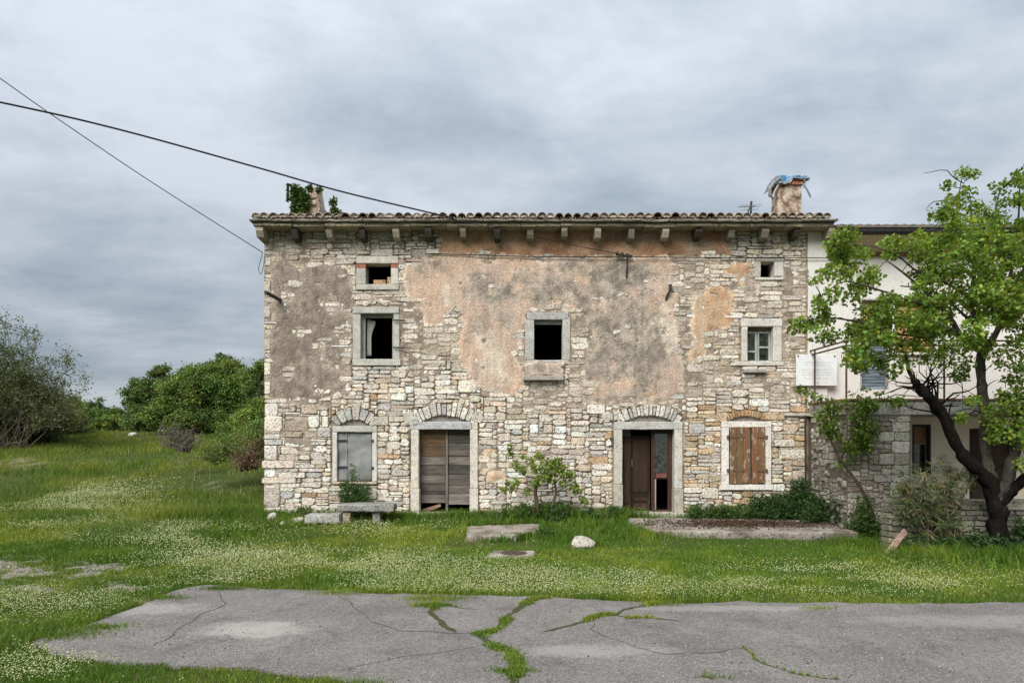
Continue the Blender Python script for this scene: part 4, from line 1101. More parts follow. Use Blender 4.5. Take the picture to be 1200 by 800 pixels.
# ------------------------------------------------------------------ the neighbour's house
def neighbour():
    nb = thing('white_house', 'white rendered house with iron balcony and roller shutters behind the leafy tree', 'house')
    X0, X1 = U(969) + .004, 22.0; Y = F + .06
    WH = (.66, .64, .595); CRM = (.80, .70, .545)
    zb = 3.16
    holes = [(1008, 350, 1041, 456), (1050, 352, 1095, 413), (1069, 497, 1091, 556), (1136, 502, 1188, 592)]
    HB = [(PX(a, Y), PZ(d, Y), PX(c, Y), PZ(b, Y)) for a, b, c, d in holes]
    ex = sorted({X0, X1} | {q for r in HB for q in (r[0], r[2])}); ez = sorted({-.2, zb, 7.6} | {q for r in HB for q in (r[1], r[3])})
    up, lo = MB(), MB()
    for a, b in zip(ex[:-1], ex[1:]):
        for c, d in zip(ez[:-1], ez[1:]):
            mx, mz = (a + b) / 2, (c + d) / 2
            if any(r[0] < mx < r[2] and r[1] < mz < r[3] for r in HB): continue
            (up if mz > zb else lo).box(a, b, Y, Y + .35, c, d, WH if mz > zb else CRM)
    up.build('upper_wall', M['plaster'], nb); lo.build('lower_wall', M['plaster'], nb)
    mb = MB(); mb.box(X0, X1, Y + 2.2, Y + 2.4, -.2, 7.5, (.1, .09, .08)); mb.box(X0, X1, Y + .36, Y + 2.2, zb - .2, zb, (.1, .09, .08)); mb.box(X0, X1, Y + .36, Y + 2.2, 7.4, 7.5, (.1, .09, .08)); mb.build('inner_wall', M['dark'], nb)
    # roller shutters, slat by slat
    def roller(r, py0, py1, step, col):
        s = thing('roller_shutter', '', ''); del s['label']; del s['category']; s.parent = nb
        y = py0
        while y < py1 - .5:
            mb = MB(); mb.box(PX(r[0] + 1, Y), PX(r[2] - 1, Y), Y + .12, Y + .145, PZ(min(y + step - .4, py1), Y), PZ(y, Y), col, ch=.006); mb.build('slat', M['woodv'], s); y += step
        return s
    def casing(r, col, t=1.4):
        for q in ((r[0], r[1], r[0] + t, r[3]), (r[2] - t, r[1], r[2], r[3]), (r[0] + t, r[1], r[2] - t, r[1] + t)):
            mb = MB(); mb.box(PX(q[0], Y) + .002, PX(q[2], Y) - .002, Y - .012, Y + .1, PZ(q[3], Y), PZ(q[1], Y), col, ch=.006); mb.build('window_casing', M['woodv'], nb)
    roller(holes[1], 354, 413, 3.2, (.46, .25, .12)); casing(holes[1], (.16, .10, .06)); roller(holes[0], 352, 392, 3.2, (.55, .38, .22))
    d = thing('balcony_door', 'blue grey slatted balcony door', ''); del d['category']; d.parent = nb
    for k in range(17):
        y0 = 393 + k * 3.7; mb = MB(); mb.box(PX(1010, Y), PX(1039, Y), Y + .1 + (k % 2) * .006, Y + .135, PZ(y0 + 3.3, Y), PZ(y0, Y), (.15, .185, .215), ch=.008); mb.build('slat', M['paintwood'] if False else M['wood'], d)
    casing(holes[0], (.35, .34, .32), 2)
    mb = MB(); mb.box(PX(1047, Y), PX(1098, Y), Y - .1, Y + .05, PZ(416, Y), PZ(413.2, Y), (.6, .58, .54), ch=.008); mb.build('window_sill', M['plaster'], nb)
    roller(holes[2], 498, 521, 2.6, (.36, .20, .105)); casing(holes[2], (.055, .045, .04), 2.5)
    mb = MB(); mb.box(PX(1071, Y), PX(1089, Y), Y + .2, Y + .206, PZ(556, Y), PZ(521, Y)); mb.build('pane', M['glass'], nb)
    dd = MB(); dd.box(PX(1138, Y), PX(1186, Y), Y + .12, Y + .16, PZ(592, Y), PZ(504, Y), (.045, .030, .024)); dl = dd.build('door', M['woodv'], nb)
    for a in (1140, 1163.5):
        for (p, q) in ((508, 545), (549, 588)):
            mb = MB(); mb.box(PX(a, Y), PX(a + 21, Y), Y + .105, Y + .119, PZ(q, Y), PZ(p, Y), (.06, .04, .03), ch=.008); mb.build('door_panel', M['woodv'], dl)
    casing(holes[3], (.05, .038, .03), 2)
    # balcony: slab, tile edge, rusty rails
    BY = 16.0; bx0 = PX(991, BY)
    mb = MB(); mb.box(bx0, X1, BY, Y - .003, 2.78, 3.10, (.42, .40, .365), ch=.01); sl = mb.build('balcony_slab', M['conc'], nb)
    mb = MB(); mb.box(bx0 - .03, X1, BY - .03, Y - .003, 3.103, 3.15, (.24, .11, .08), ch=.006); mb.build('tile_edge', M['stone'], nb)
    rl = thing('railing', '', ''); del rl['label']; del rl['category']; rl.parent = nb
    zr, zr2 = PZ(399, BY), PZ(404.5, BY)
    IR = (.085, .055, .045)
    for z in (zr, zr2):
        mb = MB(); mb.tube([(bx0 + .03, Y, z), (bx0 + .03, BY + .03, z), (X1, BY + .03, z)], .022, 6, IR); mb.build('rail', M['iron'], rl)
    for x, y, zl in ((bx0 + .03, BY + .03, 2.82), (bx0 + .03, Y - .36, 3.15), (bx0 + 2.3, BY + .03, 2.95), (bx0 + 4.6, BY + .03, 2.95), (bx0 + 7, BY + .03, 2.95)):
        mb = MB(); mb.tube([(x, y, zl), (x, y, zr)], .024, 6, IR); mb.build('post', M['iron'], rl)
    mb = MB(); mb.box(9.35, X1, 14.32, Y - .01, -.1, .1, (.44, .42, .38), ch=.01); mb.build('bounce_slab', M['conc'], nb)  # pale slab added to bounce light up onto the porch wall
    # roof edge: boxed cove, gutter, tile ends
    gz = PZ(275, 17.4)
    mb = MB()
    mb.add([(X0, Y, PZ(298, Y)), (X1, Y, PZ(298, Y)), (X1, Y - .1, PZ(297, Y)), (X0, Y - .1, PZ(297, Y)), (X0, 17.45, gz), (X1, 17.45, gz), (X0, 17.45, gz + .14), (X1, 17.45, gz + .14), (X0, Y, gz + .14), (X1, Y, gz + .14)],
           [(0, 1, 2, 3), (3, 2, 5, 4), (4, 5, 7, 6), (6, 7, 9, 8), (0, 8, 9, 1), (0, 3, 4, 6, 8), (1, 9, 7, 5, 2)], (.52, .44, .29)); mb.build('eave_cove', M['plaster'], nb)
    mb = MB(); mb.box(X0 + .01, X1, Y - .115, Y - .002, PZ(300.5, Y), PZ(298.2, Y), (.17, .085, .045)); mb.build('cove_moulding', M['woodv'], nb)
    mb = MB(); vs = []; n = 7
    for x in (U(973) , X1):
        for k in range(n): a = PI + PI * k / (n - 1); vs.append((x, 17.38 + .085 * math.cos(a), gz + .115 + .1 * math.sin(a)))
    mb.add(vs, [(k, k + 1, n + k + 1, n + k) for k in range(n - 1)] + [tuple(range(n))[::-1], tuple(range(n, 2 * n))], (.035, .035, .04)); o = mb.build('gutter', M['iron'], nb); o.modifiers.new('t', 'SOLIDIFY').thickness = .006
    mb = MB(); k = 0; x = U(973)
    zt = gz + .17
    while x < 20:
        vs = []
        for y, dz in ((17.34, 0), (17.34 + 3.5, 3.5 * math.tan(math.radians(13)))):
            for j in range(7): a = PI * j / 6; vs.append((x + .1 * math.cos(a), y, zt + dz + .085 * math.sin(a)))
        mb.add(vs, [(j, j + 1, 8 + j, 7 + j) for j in range(6)] + [tuple(range(7))], (.17 * random.uniform(.7, 1.2), .13, .10)); x += .225
    mb.box(X0, X1, 17.45, Y + .3, gz + .14, gz + .165, (.12, .1, .08)); tag(mb.build('roof_covering', M['tile'], nb), kind='stuff')
    # stone wing that carries the balcony
    wg = MB(); WX0, WX1 = PX(993, 16), PX(1067, 16)
    wg.box(WX0, WX1, 16.0, F - .04, -.2, 2.778, (.17, .15, .12)); wing = wg.build('wing_wall', M['render'], nb)
    rg = random.Random(77)
    dk = [((.41, .38, .315), 20), ((.29, .27, .225), 14), ((.52, .48, .41), 12), ((.33, .275, .21), 12)]
    big = []
    def lay(W, H, fixed, cu, cv, fn, name, wr=(2, 5), hr=(2, 4), prob=1.0):
        for (a, b, c, d, fx) in pack(W, H, np.zeros((H, W), bool), fixed, rg, cu, cv, wr, hr):
            if not fx and rg.random() > prob: continue
            w = (c - a) * cu - .015; h = (d - b) * cv - .013
            if w < .03 or h < .03: continue
            vs, fs = stone_geo(stone_poly(w, h, rg, (.05, .18) if fx else (.1, .3), .05), (a + c) / 2 * cu, (b + d) / 2 * cv, -.03, rg.uniform(.015, .045) + (.015 if fx else 0), .012 + .04 * h, rg)
            mb = MB(); mb.add([fn(*p) for p in vs], fs, pick_col(rg, [((.43, .41, .355), 3), ((.50, .475, .41), 2), ((.35, .335, .29), 2)] if fx else dk)); mb.build(name, M['stone'], wing)
    W = int((WX1 - WX0) / .06); H = int(2.75 / .045)
    fixed = []; v = 0
    k = 0
    while v < H - 3:
        hh = rg.choice([4, 5, 6, 7, 8]); ww = rg.choice([8, 9, 10, 7]) if k % 2 else rg.choice([12, 14, 11]); hh = min(hh, H - v)
        if rg.random() < .5 and ww > 9: s = ww // 2; fixed += [(W - ww, v, W - ww + s, v + hh), (W - ww + s, v, W, v + hh)]
        else: fixed.append((W - ww, v, W, v + hh))
        v += hh; k += 1
    lay(W, H, fixed, .06, .045, lambda u, v, d: (WX0 + u, 16.0 - d, v), 'stone')
    lay(int(1.9 / .06), H, [], .06, .045, lambda u, v, d: (WX0 - d, 16.03 + u, v), 'stone', (2, 6), (2, 4), .62)
    # plaque on the wall beside the balcony
    pq = thing('plaque', 'white rectangular plaque with faint grey lettering behind the balcony rail post', 'plaque')
    a, b, c, dd_ = PX(932.5, 17.9), PX(980.5, 17.9), PZ(452, 17.9), PZ(415.5, 17.9)
    mb = MB(); mb.box(a, b, 17.86, 17.9, c, dd_, (.70, .71, .71), ch=.008); mb.build('panel', M['plaster'], pq)
    mb = MB(); r = random.Random(2)
    for k, (y, s, e) in enumerate(((424.5, 943, 976), (427.5, 945, 974), (433, 940, 977), (436, 941, 975), (439, 940, 974), (443, 943, 970))):
        x = s
        while x < e:
            w = r.uniform(1.2, 4.5); w = min(w, e - x); q = x
            while q < x + w - .3:
                mb.box(PX(q, 17.86), PX(q + .42, 17.86), 17.857, 17.862, PZ(y + .75, 17.86), PZ(y - .75, 17.86), (.52, .53, .54)); q += .75
            x += w + .9
    tag(mb.build('lettering', M['plaster'], pq), kind='stuff')
    for px in (935, 978):
        mb = MB(); mb.tube([(PX(px, 17.86), 17.9, PZ(417, 17.86)), (PX(px, 17.86), 17.84, PZ(417, 17.86))], .02, 7, (.05, .05, .05)); mb.build('screw', M['iron'], pq)
neighbour()

# ------------------------------------------------------------------ slabs, bench, rocks, garden wall
def slab_poly(name, pts, z0, z1, col, label, cat, mat='conc', jit=.04, step=.16):
    """raised slab with a worn, uneven outline and top"""
    out = []
    for i in range(len(pts)):
        a = np.array(pts[i]); b = np.array(pts[(i + 1) % len(pts)]); n = max(1, int(np.linalg.norm(b - a) / step))
        for k in range(n):
            p = a + (b - a) * k / n; out.append((p[0] + random.uniform(-jit, jit), p[1] + random.uniform(-jit, jit)))
    n = len(out); c = np.mean(out, 0)
    vs = [(x, y, z0) for x, y in out] + [(x, y, z1 - .03 + random.uniform(-.02, .01)) for x, y in out]
    cs = [tuple(np.array(col) * .4)] * n + [col] * n  # sides go darker towards the bottom edge
    for r in (.97, .8, .5):
        for x, y in out:
            q = c + (np.array([x, y]) - c) * r; vs.append((q[0], q[1], z1 + random.uniform(-.008, .008) - (.01 if r > .9 else 0))); cs.append(tuple(np.array(col) * random.uniform(.85, 1.1)))
    fs = []
    for a in range(4):
        for i in range(n): j = (i + 1) % n; fs.append((a * n + i, a * n + j, a * n + n + j, a * n + n + i))
    fs.append(tuple(range(4 * n, 5 * n)))
    mb = MB(); mb.add(vs, fs, cs); return tag(mb.build(name, M[mat], smooth=False), label, cat)
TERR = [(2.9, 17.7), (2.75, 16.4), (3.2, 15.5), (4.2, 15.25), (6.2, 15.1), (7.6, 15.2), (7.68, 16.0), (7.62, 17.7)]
terrace = slab_poly('terrace_slab', TERR, -.1, .2, (.32, .285, .24), 'long low concrete terrace with sides darker towards the bottom in front of the open right door', 'terrace')
LSLAB = [(-1.1, 16.6), (.72, 17.0), (.62, 15.9), (.05, 14.95), (-.95, 14.85)]
slab_poly('concrete_slab', LSLAB, -.1, .14, (.34, .30, .25), 'cracked pale concrete slab in the grass between the two doors', 'slab')
slab_poly('door_step', [(-2.6, 17.75), (-1.25, 17.8), (-1.2, 17.5), (-2.65, 17.4)], -.1, .13, (.42, .385, .33), 'narrow pale stone step before the boarded left door', 'step', jit=.02)
MANH = [(-.50, 12.55), (.40, 12.6), (.44, 13.25), (-.36, 13.3)]
mh = thing('cistern_lid', 'square pale stone slab with a rusty iron lid in the lawn', 'manhole')
o = slab_poly('stone_surround', MANH, -.08, .1, (.40, .37, .32), 'x', 'x', jit=.02); del o['label']; del o['category']; o.parent = mh
mb = MB(); vs = [(.03, 12.93, .112)]; n = 18
for k in range(n): vs.append((.03 + .25 * math.cos(2 * PI * k / n), 12.93 + .22 * math.sin(2 * PI * k / n), .112))
for k in range(n): vs.append((.03 + .27 * math.cos(2 * PI * k / n), 12.93 + .24 * math.sin(2 * PI * k / n), .09))
mb.add(vs, [(0, 1 + k, 1 + (k + 1) % n) for k in range(n)] + [(1 + k, 1 + n + k, 1 + n + (k + 1) % n, 1 + (k + 1) % n) for k in range(n)], (.07, .05, .042)); mb.build('iron_lid', M['iron'], mh)

def rock(x, y, w, d, h, col, label, seed, z=None, flat=1.0):
    bm = bmesh.new(); bmesh.ops.create_icosphere(bm, subdivisions=3, radius=.5); r = random.Random(seed)
    planes = [(Vector((r.gauss(0, 1), r.gauss(0, 1), r.gauss(0, .7))).normalized(), r.uniform(.30, .44)) for _ in range(11)]
    for v in bm.verts:
        p = v.co.copy()
        for nrm, dd in planes:
            t = p.dot(nrm) - dd
            if t > 0: p -= nrm * t * .92
        p += Vector(mnoise.noise_vector(p * 4 + Vector((seed, 0, 0)))) * .035
        v.co = Vector((p.x * w * 1.25, p.y * d * 1.25, p.z * h * 1.4))
    me = D.meshes.new('rock'); bm.to_mesh(me); bm.free()
    a = me.color_attributes.new('col', 'FLOAT_COLOR', 'POINT')
    for i in range(len(me.vertices)): k = 1 + .15 * mnoise.noise(me.vertices[i].co * 6); a.data[i].color = (col[0] * k, col[1] * k, col[2] * k, 1)
    me.materials.append(M['stone']); o = link(D.objects.new('rock', me)); o.location = (x, y, (float(zg(x, y)) if z is None else z) + h * .24); o.rotation_euler = (0, 0, r.uniform(0, 6))
    return tag(o, label, 'rock')
rock(*G(681, 641), .52, .38, .25, (.44, .41, .355), 'pale angular boulder lying alone on the lawn', 3)
rock(PX(350, 17), 17.0, .34, .25, .2, (.56, .53, .47), 'white stone between the low slab and the house corner', 5)
rock(PX(319, 17.2), 17.3, .36, .3, .26, (.44, .42, .37), 'grey stone half hidden in grass at the left house corner', 6)
rock(PX(330, 16.6), 16.7, .14, .14, .12, (.58, .56, .5), 'fist-sized pale stone in front of the left house corner', 8)
rock(PX(222, 18.4), 18.4, .42, .3, .16, (.60, .57, .5), 'flat white stone in the meadow left of the house', 9)
rock(PX(247, 17.8), 17.9, .32, .26, .14, (.50, .40, .32), 'brownish flat stone in the meadow nearer the house wall', 12)
rock(PX(242, 17.0), 17.1, .28, .2, .1, (.46, .44, .41), 'small grey stone in the clover left of the house', 14)
rock(PX(157, 40), 40, .5, .35, .2, (.68, .66, .62), 'white boulder far off at the foot of the trees', 15)

bench = thing('stone_bench', 'weathered stone bench below the metal-shuttered window', 'bench')
rough_block(PX(397, 17.05), PX(463, 17.05), 16.85, 17.4, .44, .62, (.27, .265, .245), 'seat', M['stone'], bench, ch=.035, jit=.022, seg=.12, k=.4)
rough_block(PX(402, 17), PX(411, 17), 16.92, 17.3, -.02, .437, (.40, .33, .25), 'leg', M['stone'], bench, ch=.03, jit=.02, seg=.1)
rough_block(PX(437, 17), PX(446, 17), 16.95, 17.32, -.02, .437, (.30, .29, .26), 'leg', M['stone'], bench, ch=.03, jit=.02, seg=.1)
low = rough_block(PX(359, 16.9), PX(399.5, 16.9), 16.75, 17.2, .16, .38, (.36, .355, .33), 'stone_slab', M['stone'], None, ch=.03, jit=.025, seg=.12, k=.35)
tag(low, 'low grey stone slab in the weeds left of the bench', 'stone slab')

def garden_wall():
    gw = thing('garden_wall', 'low mossy dry-stone garden wall under the leaning tree', 'wall')
    x0, x1, y0, y1, zt = 7.62, 17.0, 13.9, 14.3, .93
    mb = MB(); mb.box(x0 + .03, x1, y0 + .02, y1 - .02, -.1, zt - .08, (.08, .075, .06)); core = mb.build('wall_core', M['soil'], gw)
    rg = random.Random(31)
    pal = [((.30, .28, .21), 20), ((.24, .225, .165), 16), ((.36, .33, .26), 10), ((.18, .175, .13), 12)]
    z = -.02; rows = [.13, .12, .13, .11, .12, .10, .11, .13]
    for r, h in enumerate(rows):
        x = x0 + rg.uniform(-.04, .04)
        while x < x1 - .1:
            w = rg.uniform(.16, .42)
            if r == len(rows) - 1: w *= 1.3
            poly = stone_poly(w - .018, h - .016, rg, (.08, .24), .06)
            vs, fs = stone_geo(poly, x + w / 2, z + h / 2, -.12, rg.uniform(.0, .045), .018, rg)
            if x < 12.5:
                mb = MB(); mb.add([(u, y0 - d, v) for u, v, d in vs], fs, pick_col(rg, pal)); mb.build('stone', M['stone'], gw)
            x += w
        z += h
    x = x0
    while x < 12:
        w = rg.uniform(.3, .6); rough_block(x, x + w - .02, y0 - .03, y1, z - .02, z + .06, pick_col(rg, pal), 'cope_stone', M['stone'], gw, ch=.02, jit=.015, seg=.2); x += w
    for k in range(7):
        h = .125; poly = stone_poly(.36, h - .015, rg); vs, fs = stone_geo(poly, (y0 + y1) / 2, k * h + .05, -.1, .03, .018, rg)
        mb = MB(); mb.add([(x0 - d + .02, u, v) for u, v, d in vs], fs, pick_col(rg, pal)); mb.build('stone', M['stone'], gw)
garden_wall()
mb = MB()
a, b = Vector((PX(1039, 13.2), 13.2, .03)), Vector((PX(1062, 13.75), 13.78, PZ(622, 13.78)))
dv = (b - a).normalized(); sv = dv.cross(Vector((0, 1, 0))).normalized(); uv = dv.cross(sv)
vs = [p + sv * s * .055 + uv * u * .02 for p in (a, b) for s, u in ((-1, -1), (1, -1), (1, 1), (-1, 1))]
mb.add(vs, [(0, 1, 2, 3), (7, 6, 5, 4), (0, 4, 5, 1), (1, 5, 6, 2), (2, 6, 7, 3), (3, 7, 4, 0)], (.42, .27, .23))
tag(mb.build('wooden_plank', M['wood']), 'pinkish wooden plank leaning on the end of the low stone wall', 'plank')

# ------------------------------------------------------------------ cables and aerial
def cable(pts, r, label, n=5, twist=False):
    P3 = [Vector(p) for p in pts]; out = []
    for i in range(len(P3) - 1):
        p0 = P3[max(i - 1, 0)]; p1 = P3[i]; p2 = P3[i + 1]; p3 = P3[min(i + 2, len(P3) - 1)]
        for k in range(8):
            t = k / 8; out.append(.5 * ((2 * p1) + (p2 - p0) * t + (2 * p0 - 5 * p1 + 4 * p2 - p3) * t * t + (3 * p1 - p0 - 3 * p2 + p3) * t ** 3))
    out.append(P3[-1]); mb = MB()
    mb.tube(out, r, n, (.022, .023, .026)); return tag(mb.build('power_cable', M['cable']), label, 'cable')
cable([P(-260, 68, 12.4), P(0, 120, 13.6), P(140, 152, 14.4), P(300, 196, 15.4), P(400, 224.5, 16.2), P(517, 252.5, 17.25), P(535, 258, 17.36)], .02, 'thick dark cable sloping down to the middle of the roof edge')
cable([P(-200, -50, 13.5), P(0, 92, 15.2), P(70, 141, 15.8), P(180, 215, 16.8), P(308, 296, 17.9)], .011, 'thin dark cable running steeply down to the left corner of the house')
cable([P(308, 296, 17.9), P(305, 306, 17.88), P(303, 316, 17.86), P(306, 321, 17.88), P(309, 311, 17.9), P(310, 300, 17.92)], .008, 'thin loose loop of wire hanging at the upper left corner of the house')
cable([P(498, 297, 17.92), P(560, 299, 17.9), P(640, 301, 17.9), P(735, 301, 17.86), P(840, 302, 17.9), P(945, 302, 17.9), P(1015, 303, 17.92)], .012, 'dark cable strung level across the facade below the eave')
cable([P(535, 258, 17.36), P(570, 266, 17.4), P(620, 276, 17.6), P(680, 289, 17.75), P(733, 299, 17.84)], .010, 'thin cable dropping from the roof edge to the wall bracket')
an = thing('tv_antenna', 'thin television aerial standing on the roof left of the chimney', 'antenna')
mb = MB(); mb.tube([P(879.5, 256, 18.6), P(880.5, 236, 18.6)], .03, 6, (.05, .05, .055)); mb.build('mast', M['iron'], an)
mb = MB(); mb.tube([P(874.5, 255, 18.7), P(880.5, 237, 18.6)], .015, 5, (.06, .06, .06)); mb.build('stay', M['iron'], an)
mb = MB(); mb.tube([P(876, 246, 18.3), P(885, 240.5, 19.0)], .014, 5, (.1, .1, .1)); mb.build('boom', M['iron'], an)
for (a, b, y, d) in ((864, 884, 242.5, 18.4), (866, 890, 243, 18.6), (868, 893, 241, 18.8), (870, 888, 246, 18.35)):
    mb = MB(); mb.tube([P(a, y, d), P(b, y - .8, d)], .008, 4, (.22, .23, .25)); mb.build('element', M['iron'], an)

# ------------------------------------------------------------------ trees and shrubs
def skel(mb, pts, col, n=7):
    """pts: (px, py, Y, radius) -> tapered wandering limb; returns the world points"""
    P3 = [Vector(P(a, b, c)) for a, b, c, _ in pts]; R = [q[3] for q in pts]; out = []; rr = []
    for i in range(len(P3) - 1):
        p0 = P3[max(i - 1, 0)]; p1 = P3[i]; p2 = P3[i + 1]; p3 = P3[min(i + 2, len(P3) - 1)]; m = 5
        for k in range(m):
            t = k / m; q = .5 * ((2 * p1) + (p2 - p0) * t + (2 * p0 - 5 * p1 + 4 * p2 - p3) * t * t + (3 * p1 - p0 - 3 * p2 + p3) * t ** 3)
            r = R[i] + (R[i + 1] - R[i]) * t
            out.append(q + Vector(mnoise.noise_vector(q * 2.5)) * min(.05, r * .5)); rr.append(r * (1 + .22 * mnoise.noise(q * 6)))
    out.append(P3[-1]); rr.append(R[-1]); b0 = len(mb.v); mb.tube(out, rr, n, col)
    for k in range(b0, len(mb.v)):                # knots and furrows
        q = Vector(mb.v[k]); r = rr[min((k - b0) // n, len(rr) - 1)]
        d = Vector(mnoise.noise_vector(q * (1.6 / max(r, .05)))) * r * .30 + Vector(mnoise.noise_vector(q * 13)) * r * .10; mb.v[k] = tuple(q + d)
    return out
def twig(mb, a, b, r0, r1, rg, col, wob=.12, n=4):
    a, b = Vector(a), Vector(b); L = (b - a).length; pts = []; m = max(4, min(9, int(L / .14))); sd_ = Vector((rg.uniform(0, 50), rg.uniform(0, 50), rg.uniform(0, 50)))
    for k in range(m + 1):
        t = k / m; q = a.lerp(b, t) + Vector(mnoise.noise_vector(sd_ + Vector((t * 2.2, 0, 0)))) * wob * L * 1.3 * math.sin(PI * t) + Vector((0, 0, .10 * L * math.sin(PI * t)))
        pts.append(q)
    mb.tube(pts, [r0 + (r1 - r0) * k / m for k in range(m + 1)], n, col); return pts

def fruit_tree():
    t = thing('fruit_tree', 'crooked fruit tree with dark leaning trunk and fresh green leaves over the garden wall', 'tree')
    rg = random.Random(42); rn = np.random.default_rng(42)
    BK = (.012, .010, .0085); BL = (.075, .068, .055)
    tr = MB()
    skel(tr, [(1176, 668, 13.25, .27), (1174, 645, 13.25, .20), (1171, 615, 13.25, .165), (1168, 590, 13.25, .165), (1161, 568, 13.23, .155), (1146, 551, 13.2, .112), (1130, 533, 13.15, .108), (1112, 503, 13.1, .085), (1100, 478, 13.05, .10), (1086, 462, 13.0, .10), (1076, 453, 13.0, .095), (1070, 446, 13.0, .05)], BK, 14)
    trunk = skel(tr, [(1170, 606, 13.27, .08), (1166, 588, 13.28, .115), (1161, 562, 13.35, .105), (1157, 535, 13.45, .09), (1153, 500, 13.5, .092), (1152, 465, 13.5, .088), (1149, 435, 13.5, .085), (1151, 414, 13.5, .09)], BL, 9)
    skel(tr, [(1170, 604, 13.24, .10), (1173, 582, 13.2, .125), (1182, 558, 13.15, .12), (1188, 535, 13.1, .105), (1189, 512, 13.1, .09), (1194, 490, 13.1, .085), (1206, 465, 13.0, .075), (1225, 430, 13.0, .06), (1245, 380, 12.9, .045)], (.06, .052, .045), 8)
    skel(tr, [(1172, 590, 13.2, .12), (1190, 572, 13.1, .09), (1205, 556, 13.0, .08), (1225, 545, 12.9, .05)], BK, 8)
    tr.build('trunk', M['bark'], t, smooth=True)
    br = MB(); nodes = []
    limbs = [
        [(1151, 414, 13.5, .075), (1134, 401, 13.4, .06), (1120, 384, 13.3, .05), (1104, 362, 13.1, .04), (1085, 342, 13.0, .03), (1062, 322, 12.9, .02), (1040, 306, 12.8, .012)],
        [(1151, 416, 13.5, .08), (1160, 400, 13.5, .065), (1170, 380, 13.5, .055), (1176, 350, 13.5, .045), (1186, 315, 13.6, .035), (1192, 270, 13.6, .022), (1195, 225, 13.6, .012)],
        [(1150, 414, 13.5, .06), (1145, 385, 13.6, .05), (1138, 350, 13.7, .042), (1142, 318, 13.8, .035), (1133, 290, 13.8, .028), (1122, 255, 13.8, .018), (1126, 215, 13.8, .010)],
        [(1120, 384, 13.3, .035), (1090, 392, 13.0, .028), (1055, 392, 12.7, .022), (1010, 378, 12.4, .016), (965, 372, 12.2, .011), (936, 378, 12.1, .007)],
        [(1138, 350, 13.7, .03), (1105, 330, 13.6, .025), (1075, 318, 13.6, .02), (1052, 300, 13.6, .016), (1020, 288, 13.6, .012), (985, 288, 13.6, .007)],
        [(1104, 362, 13.1, .028), (1065, 352, 12.7, .022), (1025, 338, 12.5, .016), (990, 330, 12.3, .011), (965, 345, 12.3, .007)],
        [(1142, 318, 13.8, .03), (1155, 285, 14.0, .024), (1165, 250, 14.1, .016), (1172, 222, 14.1, .009)],
        [(1170, 380, 13.5, .045), (1195, 368, 13.3, .04), (1225, 345, 13.2, .03), (1260, 315, 13.1, .02), (1285, 290, 13.0, .01)],
        [(1145, 385, 13.6, .03), (1120, 360, 14.2, .025), (1090, 340, 14.6, .018), (1055, 335, 14.8, .012)],
        [(1176, 350, 13.5, .03), (1200, 315, 13.1, .024), (1225, 270, 12.9, .016), (1240, 235, 12.8, .01)],
        [(1076, 452, 13.0, .05), (1066, 436, 12.9, .04), (1062, 420, 12.9, .03), (1055, 402, 12.8, .02), (1050, 385, 12.8, .012)],
        [(1225, 430, 13.0, .04), (1250, 400, 12.8, .03), (1280, 370, 12.7, .02), (1310, 350, 12.7, .01)]]
    for L in limbs:
        for q, (a) in zip(skel(br, L, (.05, .044, .038) if rg.random() < .6 else (.10, .09, .075), 6), range(999)): nodes.append(q)
    # bare twigs off the stub of the leaning limb
    dead = MB()
    st = [Vector(P(1078, 455, 13)), Vector(P(1085, 460, 13)), Vector(P(1100, 478, 13.05)), Vector(P(1112, 500, 13.1))]
    for (px, py) in ((1097, 448), (1106, 440), (1112, 428), (1100, 420), (1085, 418), (1092, 405), (1118, 440), (1075, 425), (1068, 432), (1050, 452), (1040, 448), (1035, 462), (1058, 455), (1125, 462), (1138, 446), (1150, 450), (1115, 470), (1145, 480), (1090, 430), (1060, 440), (1030, 470), (1126, 475), (1105, 455)):
        a = rg.choice(st[:3] if py < 465 else st[1:]); q = P(px, py, 13 + rg.uniform(-.5, .4)); pts = twig(dead, a, q, .022, .006, rg, BK, .16)
        for k in range(2):
            e = pts[rg.randint(1, len(pts) - 1)]; twig(dead, e, e + Vector((rg.uniform(-.3, .3), rg.uniform(-.2, .2), rg.uniform(-.05, .35))), .008, .003, rg, BK, .3, 3)
    dead.build('dead_twigs', M['bark'], t)
    for (a, b, c, d) in ((1151, 470, 1130, 456), (1152, 440, 1172, 418), (1153, 455, 1170, 445), (1130, 245 - 30, 1083, 203), (1115, 232, 1085, 246), (1193, 480, 1160, 505), (1200, 475, 1180, 460), (1168, 478, 1150, 490), (1152, 485, 1120, 482)):
        twig(br, P(a, b, 13.5), P(c, d, 13.3), .013, .004, rg, BK, .1)
    # leaf clumps
    crown = [(928, 380), (944, 352), (968, 340), (972, 312), (975, 285), (1000, 268), (1040, 276), (1072, 272), (1100, 285), (1108, 262), (1098, 243), (1104, 212), (1122, 199), (1140, 198), (1148, 228), (1166, 222), (1184, 206), (1210, 200), (1260, 210), (1310, 260), (1330, 350), (1290, 410), (1210, 405), (1160, 395), (1130, 408), (1100, 420), (1062, 405), (1030, 410), (1005, 425), (990, 402), (955, 392)]
    cl = []; tries = 0
    while len(cl) < 400 and tries < 20000:
        tries += 1; x = rg.uniform(920, 1335); y = rg.uniform(195, 428)
        if not bool(inpoly(np.array([x]), np.array([y]), crown)[0]): continue
        e = max(.15, 1 - abs((x - 1150) / 230) ** 2 * .75); yy = 13.2 + rg.uniform(-1.4, 1.3) * e - (0.7 if x < 1010 else 0)
        if fbm(x, y, 38, 2, 201) < (.29 if x < 1110 else .36): continue
        p = Vector(P(x, y, yy))
        cl.append((p, rg.uniform(.13, .25)))
